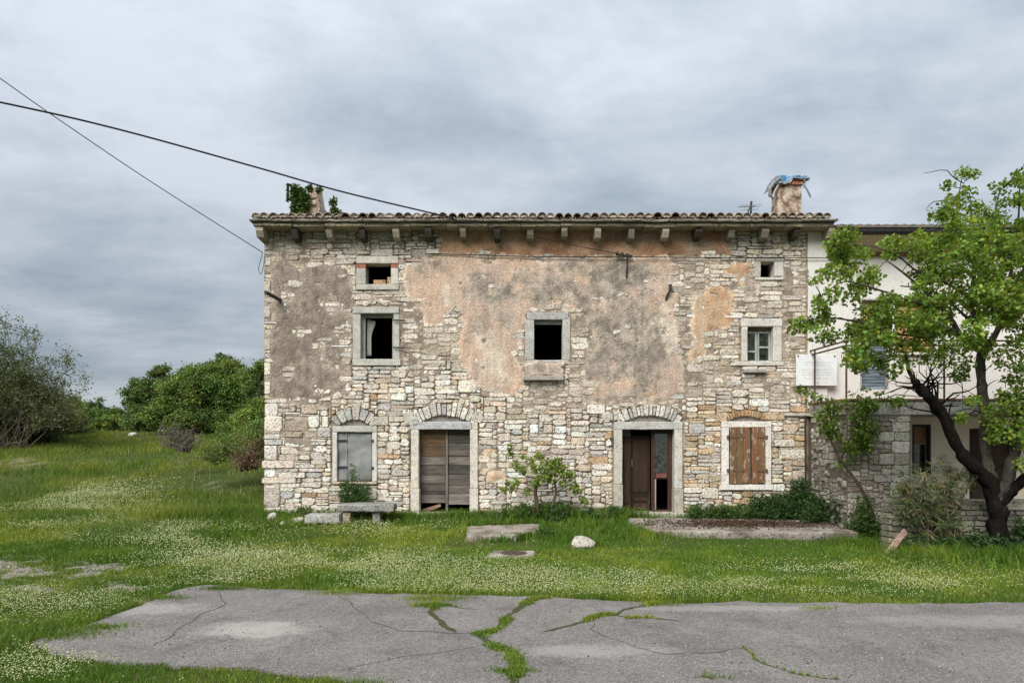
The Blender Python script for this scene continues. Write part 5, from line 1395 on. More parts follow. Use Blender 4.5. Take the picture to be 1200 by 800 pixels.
    # sprays hanging lower down
    for (x, y, yy, r) in ((1140, 470, 13.0, .16), (1128, 490, 13, .13), (1205, 520, 12.8, .24), (1215, 500, 12.8, .26), (1200, 545, 12.8, .2), (1212, 470, 12.8, .25), (1176, 462, 13, .18), (1188, 465, 12.9, .2), (1165, 505, 13, .16), (1112, 425, 12.9, .18), (1098, 415, 12.8, .18), (1084, 422, 12.8, .16), (1045, 372, 12.8, .2), (1065, 380, 12.8, .2), (1085, 372, 12.9, .22), (1095, 385, 12.9, .2), (1055, 355, 12.8, .2), (1075, 352, 12.9, .22), (1090, 358, 13, .2), (1040, 350, 12.7, .18), (1028, 365, 12.6, .18), (1020, 392, 12.6, .18), (1038, 398, 12.6, .18), (1060, 398, 12.7, .2), (1150, 402, 13.1, .22), (1165, 412, 13.0, .2), (1178, 425, 12.9, .22), (1190, 410, 13, .24), (1204, 440, 12.9, .24), (1196, 455, 12.9, .2), (1185, 445, 13, .18), (1176, 478, 12.9, .22), (1195, 505, 12.9, .22), (1184, 512, 12.9, .18), (1160, 480, 13, .16), (1110, 408, 13, .2), (1095, 398, 12.8, .22), (1075, 408, 12.8, .22), (1050, 412, 12.7, .2), (1030, 420, 12.7, .2), (1018, 425, 12.6, .18), (1055, 470, 12.9, .14), (1130, 425, 13.2, .2), (1122, 440, 13.2, .16), (1060, 425, 12.9, .2), (1045, 436, 12.9, .18), (1035, 428, 12.7, .18), (1125, 438, 13.1, .16), (1160, 490, 13.1, .22), (1172, 498, 13.0, .2), (1190, 480, 13.0, .2), (1165, 515, 13.0, .14), (1180, 470, 13.0, .2), (1200, 490, 12.9, .25), (1195, 430, 13, .14), (1205, 425, 13, .16), (1010, 432, 12.6, .16), (1000, 415, 12.5, .2), (1140, 205, 13.8, .15), (1128, 203, 13.8, .17), (1110, 218, 13.8, .14), (1134, 225, 13.8, .16), (1106, 248, 13.8, .12), (1102, 255, 13.8, .13), (1172, 220, 14.1, .2), (1190, 212, 13.9, .2), (1145, 250, 13.9, .22), (1178, 235, 14, .22), (985, 302, 13.2, .18), (968, 318, 12.8, .16), (955, 330, 12.6, .14)):
        cl.append((Vector(P(x, y, yy)), r))
    lv, sz, out, tone = [], [], [], []
    cl.sort(key=lambda c_: min((q - c_[0]).length for q in nodes[::2]))
    for p, r in cl:
        a = min(nodes, key=lambda q: (q - p).length); 
        if (a - p).length > .05: nodes += twig(br, a, p, .011, .005, rg, (.06, .052, .043), .12)[2:]
        n = int(40 + 1150 * r * r)
        d = rn.normal(size=(n, 3)); d = d / np.linalg.norm(d, axis=1, keepdims=True) * (rn.random((n, 1)) ** .45) * r * np.array([1.15, 1.1, .8])
        lv.append(np.array(p) + d); sz.append(rn.uniform(.042, .088, n)); tone += [rg.uniform(.72, 1.25)] * n; out.append(d / r)
    br.build('branches', M['bark'], t, smooth=True)
    lv = np.concatenate(lv); sz = np.concatenate(sz); out = np.concatenate(out)
    c = cvar((.182, .268, .045), len(lv), rn, .28, .16) * np.array(tone)[:, None]
    yl = rn.random(len(lv)) < .08; c[yl] = c[yl] * np.array([1.45, 1.25, 1.0])
    v, f, cc = round_leaves(lv, sz, c, rn, .78, .42, out * .8)
    tag(bulk('foliage', v, f, cc, M['leaf'], t), kind='stuff')
fruit_tree()

def clump_plant(name, label, cat, clumps, leaf, col, stems=(), seed=1, per=60, mat='leaf', width=.6, up=.3, stemcol=(.09, .07, .05), group=None, density=1.0, hue=.12, amt=.25):
    """a plant from leaf clumps ((x,y,z), r) and stem polylines"""
    t = thing(name, label, cat, group=group); rn = np.random.default_rng(seed)
    if stems:
        mb = MB()
        for pts, r in stems: mb.tube(pts, r, 6, stemcol)
        mb.build('stem', M['bark'], t, smooth=True)
    lv, sz, od = [], [], []
    for p, r in clumps:
        n = max(6, int(per * density * (r / .2) ** 2)); d = rn.normal(size=(n, 3)); d = d / np.linalg.norm(d, axis=1, keepdims=True) * (rn.random((n, 1)) ** .4) * r
        lv.append(np.array(p) + d); sz.append(rn.uniform(.7, 1.3, n) * leaf); od.append(d / r)
    lv = np.concatenate(lv); c = cvar(col, len(lv), rn, amt, hue)
    v, f, cc = leaves(lv, np.concatenate(sz), c, rn, width, up, .2, np.concatenate(od) * .7)
    tag(bulk('foliage', v, f, cc, M[mat], t), kind='stuff'); return t
R1 = random.Random(101)
def cpx(lst, jy=.15): return [(P(x, y, Y + R1.uniform(-jy, jy)), r) for x, y, Y, r in lst]
# column of green in front of the metal shutter
clump_plant('shrub', 'bushy dark green shrub with a narrow tip behind the stone bench', 'shrub',
            cpx([(412, 545, 17.55, .08), (414, 552, 17.55, .11), (411, 558, 17.55, .13), (417, 560, 17.5, .12)] + [(R1.uniform(402, 434), R1.uniform(567, 592), 17.55, .15) for _ in range(34)], .1),
              .055, (.065, .125, .03), [([P(414, 600, 17.5), P(414, 575, 17.55), P(412, 548, 17.55)], [.02, .015, .005])], 3, 150)
# vine or rose on its two dark stems before the wall
ST = [([P(632, 606, 17.2), P(629, 590, 17.2), P(627, 575, 17.2), P(632, 562, 17.25), P(640, 550, 17.3)], [.06, .05, .045, .03, .015]),
      ([P(645, 606, 17.2), P(648, 590, 17.2), P(652, 577, 17.2), P(650, 566, 17.2), P(660, 556, 17.2)], [.04, .035, .03, .025, .012]),
      ([P(632, 562, 17.25), P(612, 556, 17.25), P(602, 540, 17.3), P(597, 526, 17.3)], [.02, .014, .01, .006]), ([P(652, 577, 17.2), P(668, 566, 17.15), P(678, 572, 17.1), P(684, 582, 17.1)], [.015, .012, .008, .005]),
      ([P(627, 575, 17.2), P(608, 572, 17.15), P(592, 574, 17.1)], [.014, .01, .006])]
clump_plant('young_vine', 'leafy bright green vine on two dark stems between the doors', 'vine',
            cpx([(597, 525, 17.3, .10), (598, 531, 17.3, .09), (605, 545, 17.3, .13), (611, 550, 17.3, .14), (606, 564, 17.2, .12), (600, 572, 17.2, .12), (590, 574, 17.1, .1), (622, 540, 17.3, .12), (632, 535, 17.3, .13), (628, 548, 17.2, .16), (640, 545, 17.2, .18), (650, 548, 17.2, .18), (660, 552, 17.2, .18), (668, 556, 17.2, .15), (636, 558, 17.2, .17), (646, 560, 17.2, .17), (628, 565, 17.2, .14), (660, 566, 17.15, .13), (672, 570, 17.1, .14), (677, 575, 17.1, .13), (683, 585, 17.1, .10), (686, 588, 17.1, .08), (618, 577, 17.1, .12), (595, 565, 17.2, .08), (652, 540, 17.2, .13), (613, 535, 17.3, .07)]),
            .085, (.20, .275, .055), ST, 4, 120, width=.8)
# ivy over the broken chimney
ivy = [(P(R1.uniform(343, 359), R1.uniform(221, 252), 18.85), .12) for _ in range(46)] + [(P(R1.uniform(360, 376), R1.uniform(218, 224), 18.95), .08) for _ in range(8)] + [(P(x, y, 20.5), .12) for x, y in ((389, 237), (392, 235), (392, 241), (391, 246), (394, 248), (398, 250), (401, 253), (389, 251))]
ivy += [(P(337, y, 18.85), .03) for y in range(216, 237, 2)] + [(P(x, 216.5, 18.85), .05) for x in (338, 341, 345, 349)]
clump_plant('ivy', 'green ivy smothering the broken chimney at the left of the roof', 'ivy', ivy, .085, (.060, .105, .026), [([P(352, 256, 18.9), P(352, 240, 18.88), P(348, 222, 18.85)], [.03, .02, .008])], 5, 120, width=.8)
# climber over the wing wall under the balcony
cl = [(R1.uniform(962, 1028), R1.uniform(470, 528), 15.75, .17) for _ in range(58)]
cl = [q for q in cl if (q[1] < 500 or q[0] > 960 + (q[1] - 500) * .9) and (q[0] < 1012 or q[1] < 525)] + [(x, y, 15.8, .13) for x, y in ((936, 455), (942, 458), (950, 462), (957, 466), (948, 470), (985, 545), (996, 540), (1040, 470), (1050, 472), (1030, 462), (1015, 455), (1000, 462))]
clump_plant('climber', 'green creeper on a thin bent stem against the stone wall under the balcony', 'creeper', cpx(cl, .12), .085, (.15, .225, .045),
            [([P(1025, 622, 15.6), P(1024, 606, 15.6), P(1018, 590, 15.62), P(1008, 570, 15.65), P(995, 552, 15.7), P(985, 538, 15.72), P(975, 520, 15.75), P(968, 490, 15.8), P(975, 465, 15.8)], [.05, .045, .04, .038, .035, .03, .025, .02, .012]),
             ([P(985, 538, 15.72), P(1000, 505, 15.75), P(1020, 475, 15.75), P(1050, 462, 15.8), P(1080, 465, 15.9)], [.022, .02, .016, .012, .008])], 6, 50, width=.75)
# seedling by the right door
clump_plant('weed_plant', 'tall thin weed with yellow flowers in front of the open right door', 'plant', cpx([(760, 588, 16.3, .05), (759, 595, 16.3, .08), (758, 602, 16.3, .12), (762, 606, 16.3, .13), (755, 608, 16.3, .12), (761, 612, 16.2, .14), (754, 614, 16.2, .12)], .05), .07, (.10, .15, .035),
            [([P(759, 620, 16.3), P(760, 600, 16.3), P(761, 576, 16.3)], [.012, .01, .004]), ([P(757, 620, 16.3), P(755, 605, 16.3), P(752, 594, 16.3)], [.01, .008, .004])], 8, 40, width=.3)

# narrow-leaved half-dry shrub spilling over the garden wall
def oleander():
    t = thing('oleander', 'half-dry shrub of long narrow leaves spilling over the low stone wall', 'shrub'); rn = np.random.default_rng(9); rg = random.Random(9)
    mb = MB(); lv, dr, sz, col = [], [], [], []
    root = [(1085, 640), (1098, 645), (1120, 640), (1075, 620)]
    tips = [(rg.uniform(1052, 1150), rg.uniform(545, 600)) for _ in range(46)] + [(1102, 537), (1095, 545), (1085, 552), (1138, 547), (1148, 555), (1060, 565)] + [(rg.uniform(1085, 1128), rg.uniform(600, 640)) for _ in range(14)] + [(rg.uniform(1045, 1075), rg.uniform(570, 610)) for _ in range(8)]
    for (x, y) in tips:
        Y = 13.65 + rg.uniform(-.35, .25); a = Vector(P(*rg.choice(root), 13.75)); b = Vector(P(x, y, Y)); pts = twig(mb, a, b, .014, .005, rg, (.12, .10, .07), .25)
        dry = rg.random() < .22
        for q in pts[len(pts) // 2:] + [b]:
            for k in range(7):
                d = Vector((rg.gauss(0, 1), rg.gauss(0, 1), rg.gauss(-.25 if not dry else -1.1, .7))).normalized(); L = rg.uniform(.13, .25)
                lv.append(q + d * L * .5); dr.append(d); sz.append(L); col.append((.30, .22, .12) if dry and rg.random() < .6 else (.20, .17, .08) if rg.random() < .14 else (.10, .145, .05))
    mb.build('stem', M['bark'], t)
    lv = np.array([tuple(p) for p in lv]); dr = np.array([tuple(p) for p in dr]); c = np.array(col) * rn.uniform(.7, 1.25, (len(col), 1))
    v, f, cc = leaves(lv, np.array(sz), c, rn, .095, .2, 0, dr * 30, .03)
    tag(bulk('foliage', v, f, cc, M['leaf_dull'], t), kind='stuff')
oleander()

# ------------------------------------------------------------------ trees beyond the meadow
def far_tree(name, label, blobs, leaf, col, seed, trunk=None, per=260, dark=None, amt=.28, group='trees beyond the meadow', cat='tree'):
    """crown = many ragged leaf clumps filling a few big lobes given as (px, py, Y, rx_px, ry_px)"""
    t = thing(name, label, cat, group=group); rn = np.random.default_rng(seed); rg = random.Random(seed)
    lv, sz, cc, od = [], [], [], []; cents = []
    for (px, py, Y, rx, ry) in blobs:
        s = Y / FPX; c0 = np.array(P(px, py, Y)); R = np.array([rx * s, rx * s * .85, ry * s])
        m = max(10, int(rx * ry / 9))
        for k in range(m):
            d = rn.normal(size=3); d /= np.linalg.norm(d); d = d * rn.random() ** .4 * R; q = c0 + d
            r = rn.uniform(.12, .30) * min(R[0], R[2]) + .10; cents.append(q)
            n = int(per * 1.7 * (r / .5) ** 1.7) + 20; e = rn.normal(size=(n, 3)) * r * np.array([.66, .66, .46])
            tone = rn.uniform(.7, 1.6); lv.append(q + e); sz.append(rn.uniform(.6, 1.3, n) * leaf * .52); od.append(e / r); cc.append(cvar(np.array(col) * tone * np.array([1 + rn.normal() * .10, 1, 1]), n, rn, amt, .1))
    tr = MB()
    if trunk:
        base = Vector(P(*trunk[:3])); base.z = float(zg(base.x, base.y)) - .1; r0 = trunk[3]
        top = Vector(np.mean(cents, 0).tolist()); mid = base.lerp(top, .45) + Vector((rg.uniform(-.2, .2), 0, 0))
        tr.tube([base, mid, top], [r0, r0 * .75, r0 * .4], 7, (.06, .052, .044))
        for k in range(min(26, len(cents))): q = Vector(cents[rg.randrange(len(cents))].tolist()); twig(tr, mid.lerp(top, rg.random()), q, r0 * .3, .02, rg, (.055, .047, .04), .2)
        tr.build('trunk', M['bark'], t, smooth=True)
    lv = np.concatenate(lv); gz = zg(lv[:, 0], lv[:, 1]); lv[:, 2] = np.maximum(lv[:, 2], gz + .05)
    v, f, c2 = leaves(lv, np.concatenate(sz), np.concatenate(cc), rn, .7, .3, .1, np.concatenate(od) * .6)
    tag(bulk('crown', v, f, c2, M['leaf_dull'], t), kind='stuff')
far_tree('leafy_tree', 'broad dense green tree in the middle of the clump left of the house', [(240, 452, 42, 38, 22), (270, 462, 42, 26, 26), (215, 470, 41, 26, 24), (262, 432, 42.5, 22, 12), (244, 442, 42.5, 20, 16), (200, 488, 41, 30, 16), (290, 455, 42, 18, 22), (225, 496, 40, 30, 14), (265, 494, 41, 30, 16), (295, 490, 42, 24, 18)], .24, (.115, .165, .034), 51, (235, 508, 42, .25))
far_tree('leafy_tree', 'taller bluish green tree at the left of the clump beyond the meadow', [(188, 440, 46, 13, 14), (176, 458, 45, 18, 16), (160, 470, 45, 14, 18), (170, 490, 44, 22, 14), (155, 452, 45, 10, 8), (190, 462, 45, 18, 18)], .26, (.095, .145, .040), 52, (180, 508, 45, .22))
far_tree('leafy_tree', 'upright tree with thin top beside the left wall of the house', [(304, 440, 36, 9, 16), (300, 465, 36, 14, 22), (303, 490, 34, 14, 16), (312, 452, 36, 14, 30)], .20, (.10, .155, .036), 53, (306, 505, 36, .18))
far_tree('leafy_tree', 'thin-topped tree rising behind the dense clump', [(262, 420, 50, 10, 7), (248, 430, 50, 14, 8), (275, 432, 50, 14, 8), (228, 434, 50, 12, 6)], .28, (.075, .115, .04), 54, (255, 500, 50, .2), 150)
far_tree('leafy_tree', 'small round tree in the gap between the grey shrub and the clump', [(113, 480, 55, 11, 14), (102, 486, 55, 10, 14), (121, 490, 54, 12, 12), (110, 500, 52, 22, 8)], .28, (.075, .125, .045), 55, (112, 508, 55, .2))
far_tree('hedge_bush', 'yellow-green bush between the small round tree and the clump', [(140, 494, 48, 18, 15), (124, 499, 46, 16, 11), (152, 498, 46, 14, 12), (98, 495, 47, 18, 18), (84, 486, 50, 16, 20)], .24, (.115, .165, .034), 56, None, group='bushes beyond the meadow', cat='bush')
far_tree('hedge_bush', 'bright green bush at the foot of the clump near the house', [(298, 486, 31, 14, 24), (290, 500, 31, 18, 18), (300, 510, 29, 18, 18), (278, 514, 30, 18, 12), (266, 508, 32, 12, 12)], .17, (.135, .20, .038), 57, None, group='bushes beyond the meadow', cat='bush')
far_tree('hedge_bush', 'olive bramble thicket against the left corner of the house', [(285, 522, 24, 24, 16), (264, 530, 23.5, 24, 11), (303, 518, 23, 13, 26), (246, 538, 23, 16, 7)], .11, (.125, .16, .042), 58, None, 330, group='bushes beyond the meadow', cat='bush')
far_tree('hedge_bush', 'dark olive bush behind the bare grey shrub at the field edge', [(12, 488, 35, 32, 30), (50, 492, 36, 28, 26), (-20, 475, 35, 32, 42), (78, 496, 40, 24, 18), (26, 464, 35, 26, 22), (56, 470, 36, 22, 14)], .17, (.100, .108, .036), 59, (20, 520, 37, .15), group='bushes beyond the meadow', cat='bush')

def bare_shrub(name, label, base, tips, r0, seed, leafcol, nleaf, twigs=4, Yj=1.0, leaf=.12, col=(.12, .105, .09), group=None):
    t = thing(name, label, 'shrub', group=group); rg = random.Random(seed); rn = np.random.default_rng(seed); mb = MB(); pts = []
    for (x, y, Y) in tips:
        a = Vector(P(*rg.choice(base))); b = Vector(P(x, y, Y + rg.uniform(-Yj, Yj))); q = twig(mb, a, b, r0 * rg.uniform(.6, 1), .012, rg, col, .18, 5)
        for k in range(twigs):
            e = q[rg.randint(len(q) // 3, len(q) - 1)]; L = (b - a).length * rg.uniform(.12, .3); f = e + Vector((rg.uniform(-1, 1), rg.uniform(-1, 1), rg.uniform(.1, 1.1))).normalized() * L
            q2 = twig(mb, e, f, .02 * r0 / .06, .008, rg, col, .25, 3); pts += q2[1:]
            for j in range(3):
                e2 = q2[rg.randint(1, len(q2) - 1)]; f2 = e2 + Vector((rg.uniform(-1, 1), rg.uniform(-1, 1), rg.uniform(-.1, 1))).normalized() * L * .45; twig(mb, e2, f2, .010, .006, rg, col, .2, 3); pts.append(f2)
        pts += q[len(q) // 2:]
    mb.build('branches', M['bark'], t)
    if nleaf:
        pp = np.array([tuple(rg.choice(pts)) for _ in range(nleaf)]) + rn.normal(size=(nleaf, 3)) * .12
        c = cvar(leafcol, nleaf, rn, .3, .15); v, f, cc = leaves(pp, rn.uniform(.7, 1.3, nleaf) * leaf, c, rn, .7, .2); tag(bulk('foliage', v, f, cc, M['leaf_dull'], t), kind='stuff')
tp = [(random.uniform(-60, 88), 0, 33) for _ in range(26)]
tp = [(x, (395 + max(0, x) * .62 + random.uniform(0, 40)) if x > 0 else random.uniform(385, 430), 33) for x, _, _ in tp] + [(88, 428, 33), (84, 432, 33), (96, 460, 32.5), (90, 468, 32.5), (6, 392, 33), (40, 412, 33), (60, 424, 33), (94, 482, 32), (75, 500, 32)]
bare_shrub('bare_shrub', 'large grey half-leafless shrub fanning out at the left edge of the field', [(10, 527, 33), (22, 527, 33), (32, 526, 33), (0, 528, 33), (-20, 528, 33)], tp, .036, 61, (.110, .130, .048), 20000, 5, 1.2, .085, (.115, .10, .08))
bare_shrub('bare_shrub', 'small bare purplish grey bush in the meadow before the clump of trees', [(218, 530, 25.5), (222, 530, 25.5), (214, 530, 25.5)], [(random.uniform(184, 236), random.uniform(502, 524), 25.5) for _ in range(30)], .03, 62, (.10, .085, .07), 500, 4, .6, .06, (.15, .125, .115))
bare_shrub('bare_shrub', 'brown dead brambles tangled at the left house corner', [(290, 552, 22.2), (300, 550, 22.2), (282, 552, 22.4)], [(random.uniform(272, 310), random.uniform(520, 548), 22.2) for _ in range(34)], .022, 63, (.16, .11, .06), 900, 4, .5, .07, (.15, .105, .075))

# ------------------------------------------------------------------ grass, clover, weeds
def clover_density(x, y):
    py = HZ + EYE * FPX / np.maximum(y, 3); px = 600 + x * FPX / np.maximum(y, 3)
    n = fbm(x, y, 1.5, 4, 301); n2 = fbm(x, y * 1.6, .5, 3, 305)
    def b(cx, cy, rx, ry): return np.exp(-((px - cx) / rx) ** 2 - ((py - cy) / ry) ** 2)
    d = 1.1 * b(430, 682, 190, 13) + 1.0 * b(700, 688, 150, 13) + .9 * b(870, 690, 160, 12) + .5 * b(1050, 690, 120, 9) + .75 * b(270, 662, 90, 12) + .8 * b(60, 706, 110, 18) + .7 * b(200, 628, 80, 12) + .6 * b(60, 595, 90, 14) + .55 * b(130, 622, 90, 10) + .45 * b(460, 625, 60, 6) + 1.2 * b(60, 785, 150, 16) + .5 * b(420, 660, 160, 10) + .45 * b(950, 670, 120, 8) + .4 * b(150, 540, 150, 12) + .6 * b(480, 690, 70, 9)
    return np.clip(d * sstep(.34, .66, n * .75 + n2 * .3) * 1.9, 0, 1)
SOLID = [TERR, LSLAB, MANH]
def free(x, y, road=True):
    k = np.ones(len(x), bool)
    for s in SOLID: k &= ~inpoly(x, y, s)
    if road: k &= ~inpoly(x, y, ROAD)
    k &= ~((x > HX0 - .02) & (y > F - .08) & (y < F + 9)); k &= ~((x > 7.62) & (y > 13.9) & (y < 14.3)); k &= ~((x > 7.7) & (x < 9.3) & (y > 15.95))
    k &= ~((x > 9.3) & (y > 14.3))
    return k
def gcol(x, y, rn, n):
    a = fbm(x, y, 2.2, 4, 311); b = fbm(x, y, .6, 3, 317)
    c = np.array([.092, .185, .015]) + (np.array([.235, .300, .034]) - np.array([.092, .185, .015])) * sstep(.36, .68, a * .65 + b * .35)[:, None]
    w = sstep(9.4, 10.4, y) * (x > -3); c = c * (1 - .12 * (1 - w))[:, None]
    fld = (sstep(-5.5, -9.0, -(-x)) if False else (1 - sstep(-9, -5.5, x))) * sstep(15, 20, y); c = c * (1 - fld[:, None]) + (c * np.array([1.05, .95, 1.0])) * fld[:, None]
    dry = rn.random(n) < .06; c[dry] = np.array([.24, .21, .09])
    return c * rn.uniform(.7, 1.3, (n, 1))
def scatter(n, x0, x1, y0, y1, rn, pers=True):
    y = y0 * (y1 / y0) ** rn.random(n) if pers else rn.uniform(y0, y1, n)
    return rn.uniform(x0, x1, n), y
def visible(x, y, m=1.12): return np.abs(x) < (y * 600 / FPX) * m + .9
def make_grass():
    rn = np.random.default_rng(71); G_ = Bulk()
    # near lawn
    x, y = scatter(640000, -14, 14, 6.2, 19, rn); k = visible(x, y) & free(x, y); x, y = x[k], y[k]
    bb = bare(x, y); k = rn.random(len(x)) > bb * .93; x, y = x[k], y[k]; n = len(x)
    tall = fbm(x, y, 1.3, 4, 321); nearwall = sstep(16.2, 17.8, y) * (x > HX0 - 1.2)
    lf = np.clip((-5.3 - x) / 1.5, 0, 1) * sstep(13.5, 16, y)
    h = .045 + .075 * sstep(.42, .72, tall) + nearwall * .10 + lf * .07
    edge = sstep(14.2, 15.3, y) * (x > -1.5) * (x < 8); front = ((x > 3.2) & (x < 8.2) | (x > -1.4) & (x < .4)) * sstep(13.4, 14.4, y) * (1 - sstep(15.2, 15.6, y)); h = h + .05 * edge * sstep(.45, .6, fbm(x, y, .5, 3, 331)) * (1 - front); h = h * (1 - .55 * front)
    h = h * rn.uniform(.6, 1.5, n); w = rn.uniform(.007, .014, n) * (y / 12) ** .6
    G_.add(*blades(x, y, zg(x, y) - .01, h, w, gcol(x, y, rn, n), rn, .55))
    # meadow running back on the left
    x, y = scatter(210000, -45, -5.0, 17, 62, rn); k = visible(x, y) & free(x, y); x, y = x[k], y[k]; n = len(x)
    tall = fbm(x, y, 3.0, 4, 341); h = (.08 + .20 * sstep(.4, .7, tall)) * rn.uniform(.6, 1.4, n); w = rn.uniform(.016, .034, n) * (y / 25) ** .8
    G_.add(*blades(x, y, zg(x, y) - .02, h, w, gcol(x, y, rn, n), rn, .5, 1))
    # long tufts: round the house corner, along the walls, round slabs
    tx, ty, th = [], [], []
    def tuft(cx, cy, r, n, hh):
        a = rn.normal(size=(n, 2)) * r; tx.append(cx + a[:, 0]); ty.append(cy + a[:, 1]); th.append(rn.uniform(.5, 1.25, n) * hh)
    for (px, py, r, n, hh) in ((262, 602, .5, 900, .32), (285, 596, .5, 1200, .40), (305, 606, .4, 900, .36), (330, 610, .35, 700, .3), (355, 614, .4, 700, .28), (380, 614, .4, 700, .28), (425, 616, .4, 700, .26), (455, 614, .3, 600, .32), (475, 612, .2, 400, .3), (502, 606, .3, 700, .25), (530, 604, .3, 900, .28), (548, 608, .25, 600, .3), (575, 606, .3, 700, .3), (600, 606, .3, 800, .32), (620, 604, .3, 900, .42), (640, 604, .25, 900, .50), (652, 604, .25, 800, .45), (668, 606, .3, 700, .3), (690, 606, .3, 900, .32), (710, 606, .3, 900, .4), (725, 608, .3, 900, .34), (742, 610, .3, 700, .3), (720, 625, .5, 1300, .22), (750, 622, .45, 1000, .22), (780, 628, .4, 700, .2), (660, 632, .3, 500, .2), (640, 626, .15, 300, .26), (1005, 640, .3, 600, .22), (1020, 628, .2, 600, .3), (690, 640, .15, 300, .14), (566, 658, .1, 160, .12), (600, 662, .2, 260, .1), (1080, 655, .4, 900, .26), (1130, 655, .4, 900, .26), (1180, 655, .4, 1000, .3), (1160, 652, .3, 700, .3), (760, 630, .3, 400, .14)):
        cx, cy = G(px, py); tuft(cx, min(cy, 17.75), r, n, hh)
    for poly, hh, per in ((LSLAB, .16, 420), (MANH, .10, 420), (TERR, .07, 200)):
        for a_, b_ in zip(poly, poly[1:] + poly[:1]):
            L = math.hypot(b_[0] - a_[0], b_[1] - a_[1]); m = int(L * per); t_ = rn.random(m)
            cl_ = sstep(.3, .65, fbm(a_[0] + (b_[0] - a_[0]) * t_, a_[1] + (b_[1] - a_[1]) * t_, .35, 3, 371)); kk = rn.random(m) < .25 + cl_
            tx.append((a_[0] + (b_[0] - a_[0]) * t_ + rn.normal(size=m) * .07)[kk]); ty.append((a_[1] + (b_[1] - a_[1]) * t_ + rn.normal(size=m) * .07)[kk]); th.append((hh * rn.uniform(.5, 1.3, m) * (.5 + .7 * cl_))[kk])
    x, y, h = map(np.concatenate, (tx, ty, th)); k = free(x, y); x, y, h = x[k], y[k], h[k]; n = len(x)
    G_.add(*blades(x, y, zg(x, y) - .01, h, rn.uniform(.012, .022, n), gcol(x, y, rn, n) * .9, rn, .55))
    x, y = scatter(16000, -40, 10, 12.5, 45, rn); k = visible(x, y) & free(x, y) & (rn.random(16000) < np.where(y > 16.4, .5, .12) * sstep(.45, .62, fbm(x, y, 1.8, 3, 391))); x, y = x[k], y[k]; n = len(x)
    G_.add(*blades(x, y, zg(x, y), rn.uniform(.14, .42, n), rn.uniform(.005, .009, n) * (y / 14), np.array([.34, .31, .16]) * rn.uniform(.6, 1.2, (n, 1)), rn, .3))
    # weeds growing out of the cracks in the road
    for line, w in zip(CRACK_LINES, CW):
        if w < .012: continue
        m = int(len(line) * (190 if w > .03 else 22)); i = rn.integers(0, len(line), m); p = line[i] + rn.normal(size=(m, 2)) * w * .5
        g = fbm(p[:, 0], p[:, 1], .35, 2, 351); q = rn.random(m) < sstep(.35, .6, g); p = p[q]; m = len(p)
        G_.add(*blades(p[:, 0], p[:, 1], np.full(m, .03), rn.uniform(.015, .05, m), rn.uniform(.006, .012, m), gcol(p[:, 0], p[:, 1], rn, m) * 1.05, rn, .9))
    for (px, py, r, n) in ((265, 692, .12, 500), (395, 697, .14, 400), (115, 738, .12, 500), (60, 745, .2, 900), (40, 748, .2, 800), (15, 742, .25, 900), (505, 712, .09, 600), (510, 704, .16, 800), (775, 710, .1, 300), (960, 716, .08, 120), (600, 790, .06, 300), (190, 703, .1, 400), (835, 797, .06, 60)):
        cx, cy = G(px, py); p = rn.normal(size=(n, 2)) * r * np.array([1.6, .6]) + np.array([cx, cy])
        G_.add(*blades(p[:, 0], p[:, 1], np.full(n, .02), rn.uniform(.02, .08, n), rn.uniform(.006, .012, n), gcol(p[:, 0], p[:, 1], rn, n) * .95, rn, .8))
    tag(G_.build('grass', M['grass']), 'short rough grass and taller tufts round the house', None, None, 'stuff')
make_grass()

def make_clover():
    rn = np.random.default_rng(81); B = Bulk()
    x, y = scatter(520000, -15, 14, 6.2, 34, rn); k = visible(x, y) & free(x, y); x, y = x[k], y[k]
    d = clover_density(x, y) * (1 - .7 * bare(x, y)); far = np.clip(y / 11, .6, 3)
    k = rn.random(len(x)) < d * .95 + .004; x, y = x[k], y[k]; n = len(x)
    r = rn.uniform(.0055, .011, n) * np.clip(y / 11, .8, 1.8); z = zg(x, y) + rn.uniform(.07, .13, n)
    p = np.stack([x, y, z], 1)
    o = np.array([[1, 0, 0], [0, 1, 0], [-1, 0, 0], [0, -1, 0], [0, 0, .8], [0, 0, -.6]], float)
    v = (p[:, None, :] + o[None] * r[:, None, None] + rn.normal(size=(n, 6, 3)) * r[:, None, None] * .15).reshape(-1, 3)
    i = np.arange(n)[:, None] * 6
    f = np.concatenate([i + np.array([q]) for q in ((0, 1, 4), (1, 2, 4), (2, 3, 4), (3, 0, 4), (1, 0, 5), (2, 1, 5), (3, 2, 5), (0, 3, 5))], 0)
    c = np.array([.66, .68, .40]) * rn.uniform(.75, 1.15, (n, 1)); yl = rn.random(n) < .004; c[yl] = (.65, .5, .03)
    B.add(v, f, np.repeat(c, 6, 0))
    tag(B.build('clover_flowers', M['petal']), 'drifts of small white clover flowers in the grass', None, None, 'stuff')
make_clover()

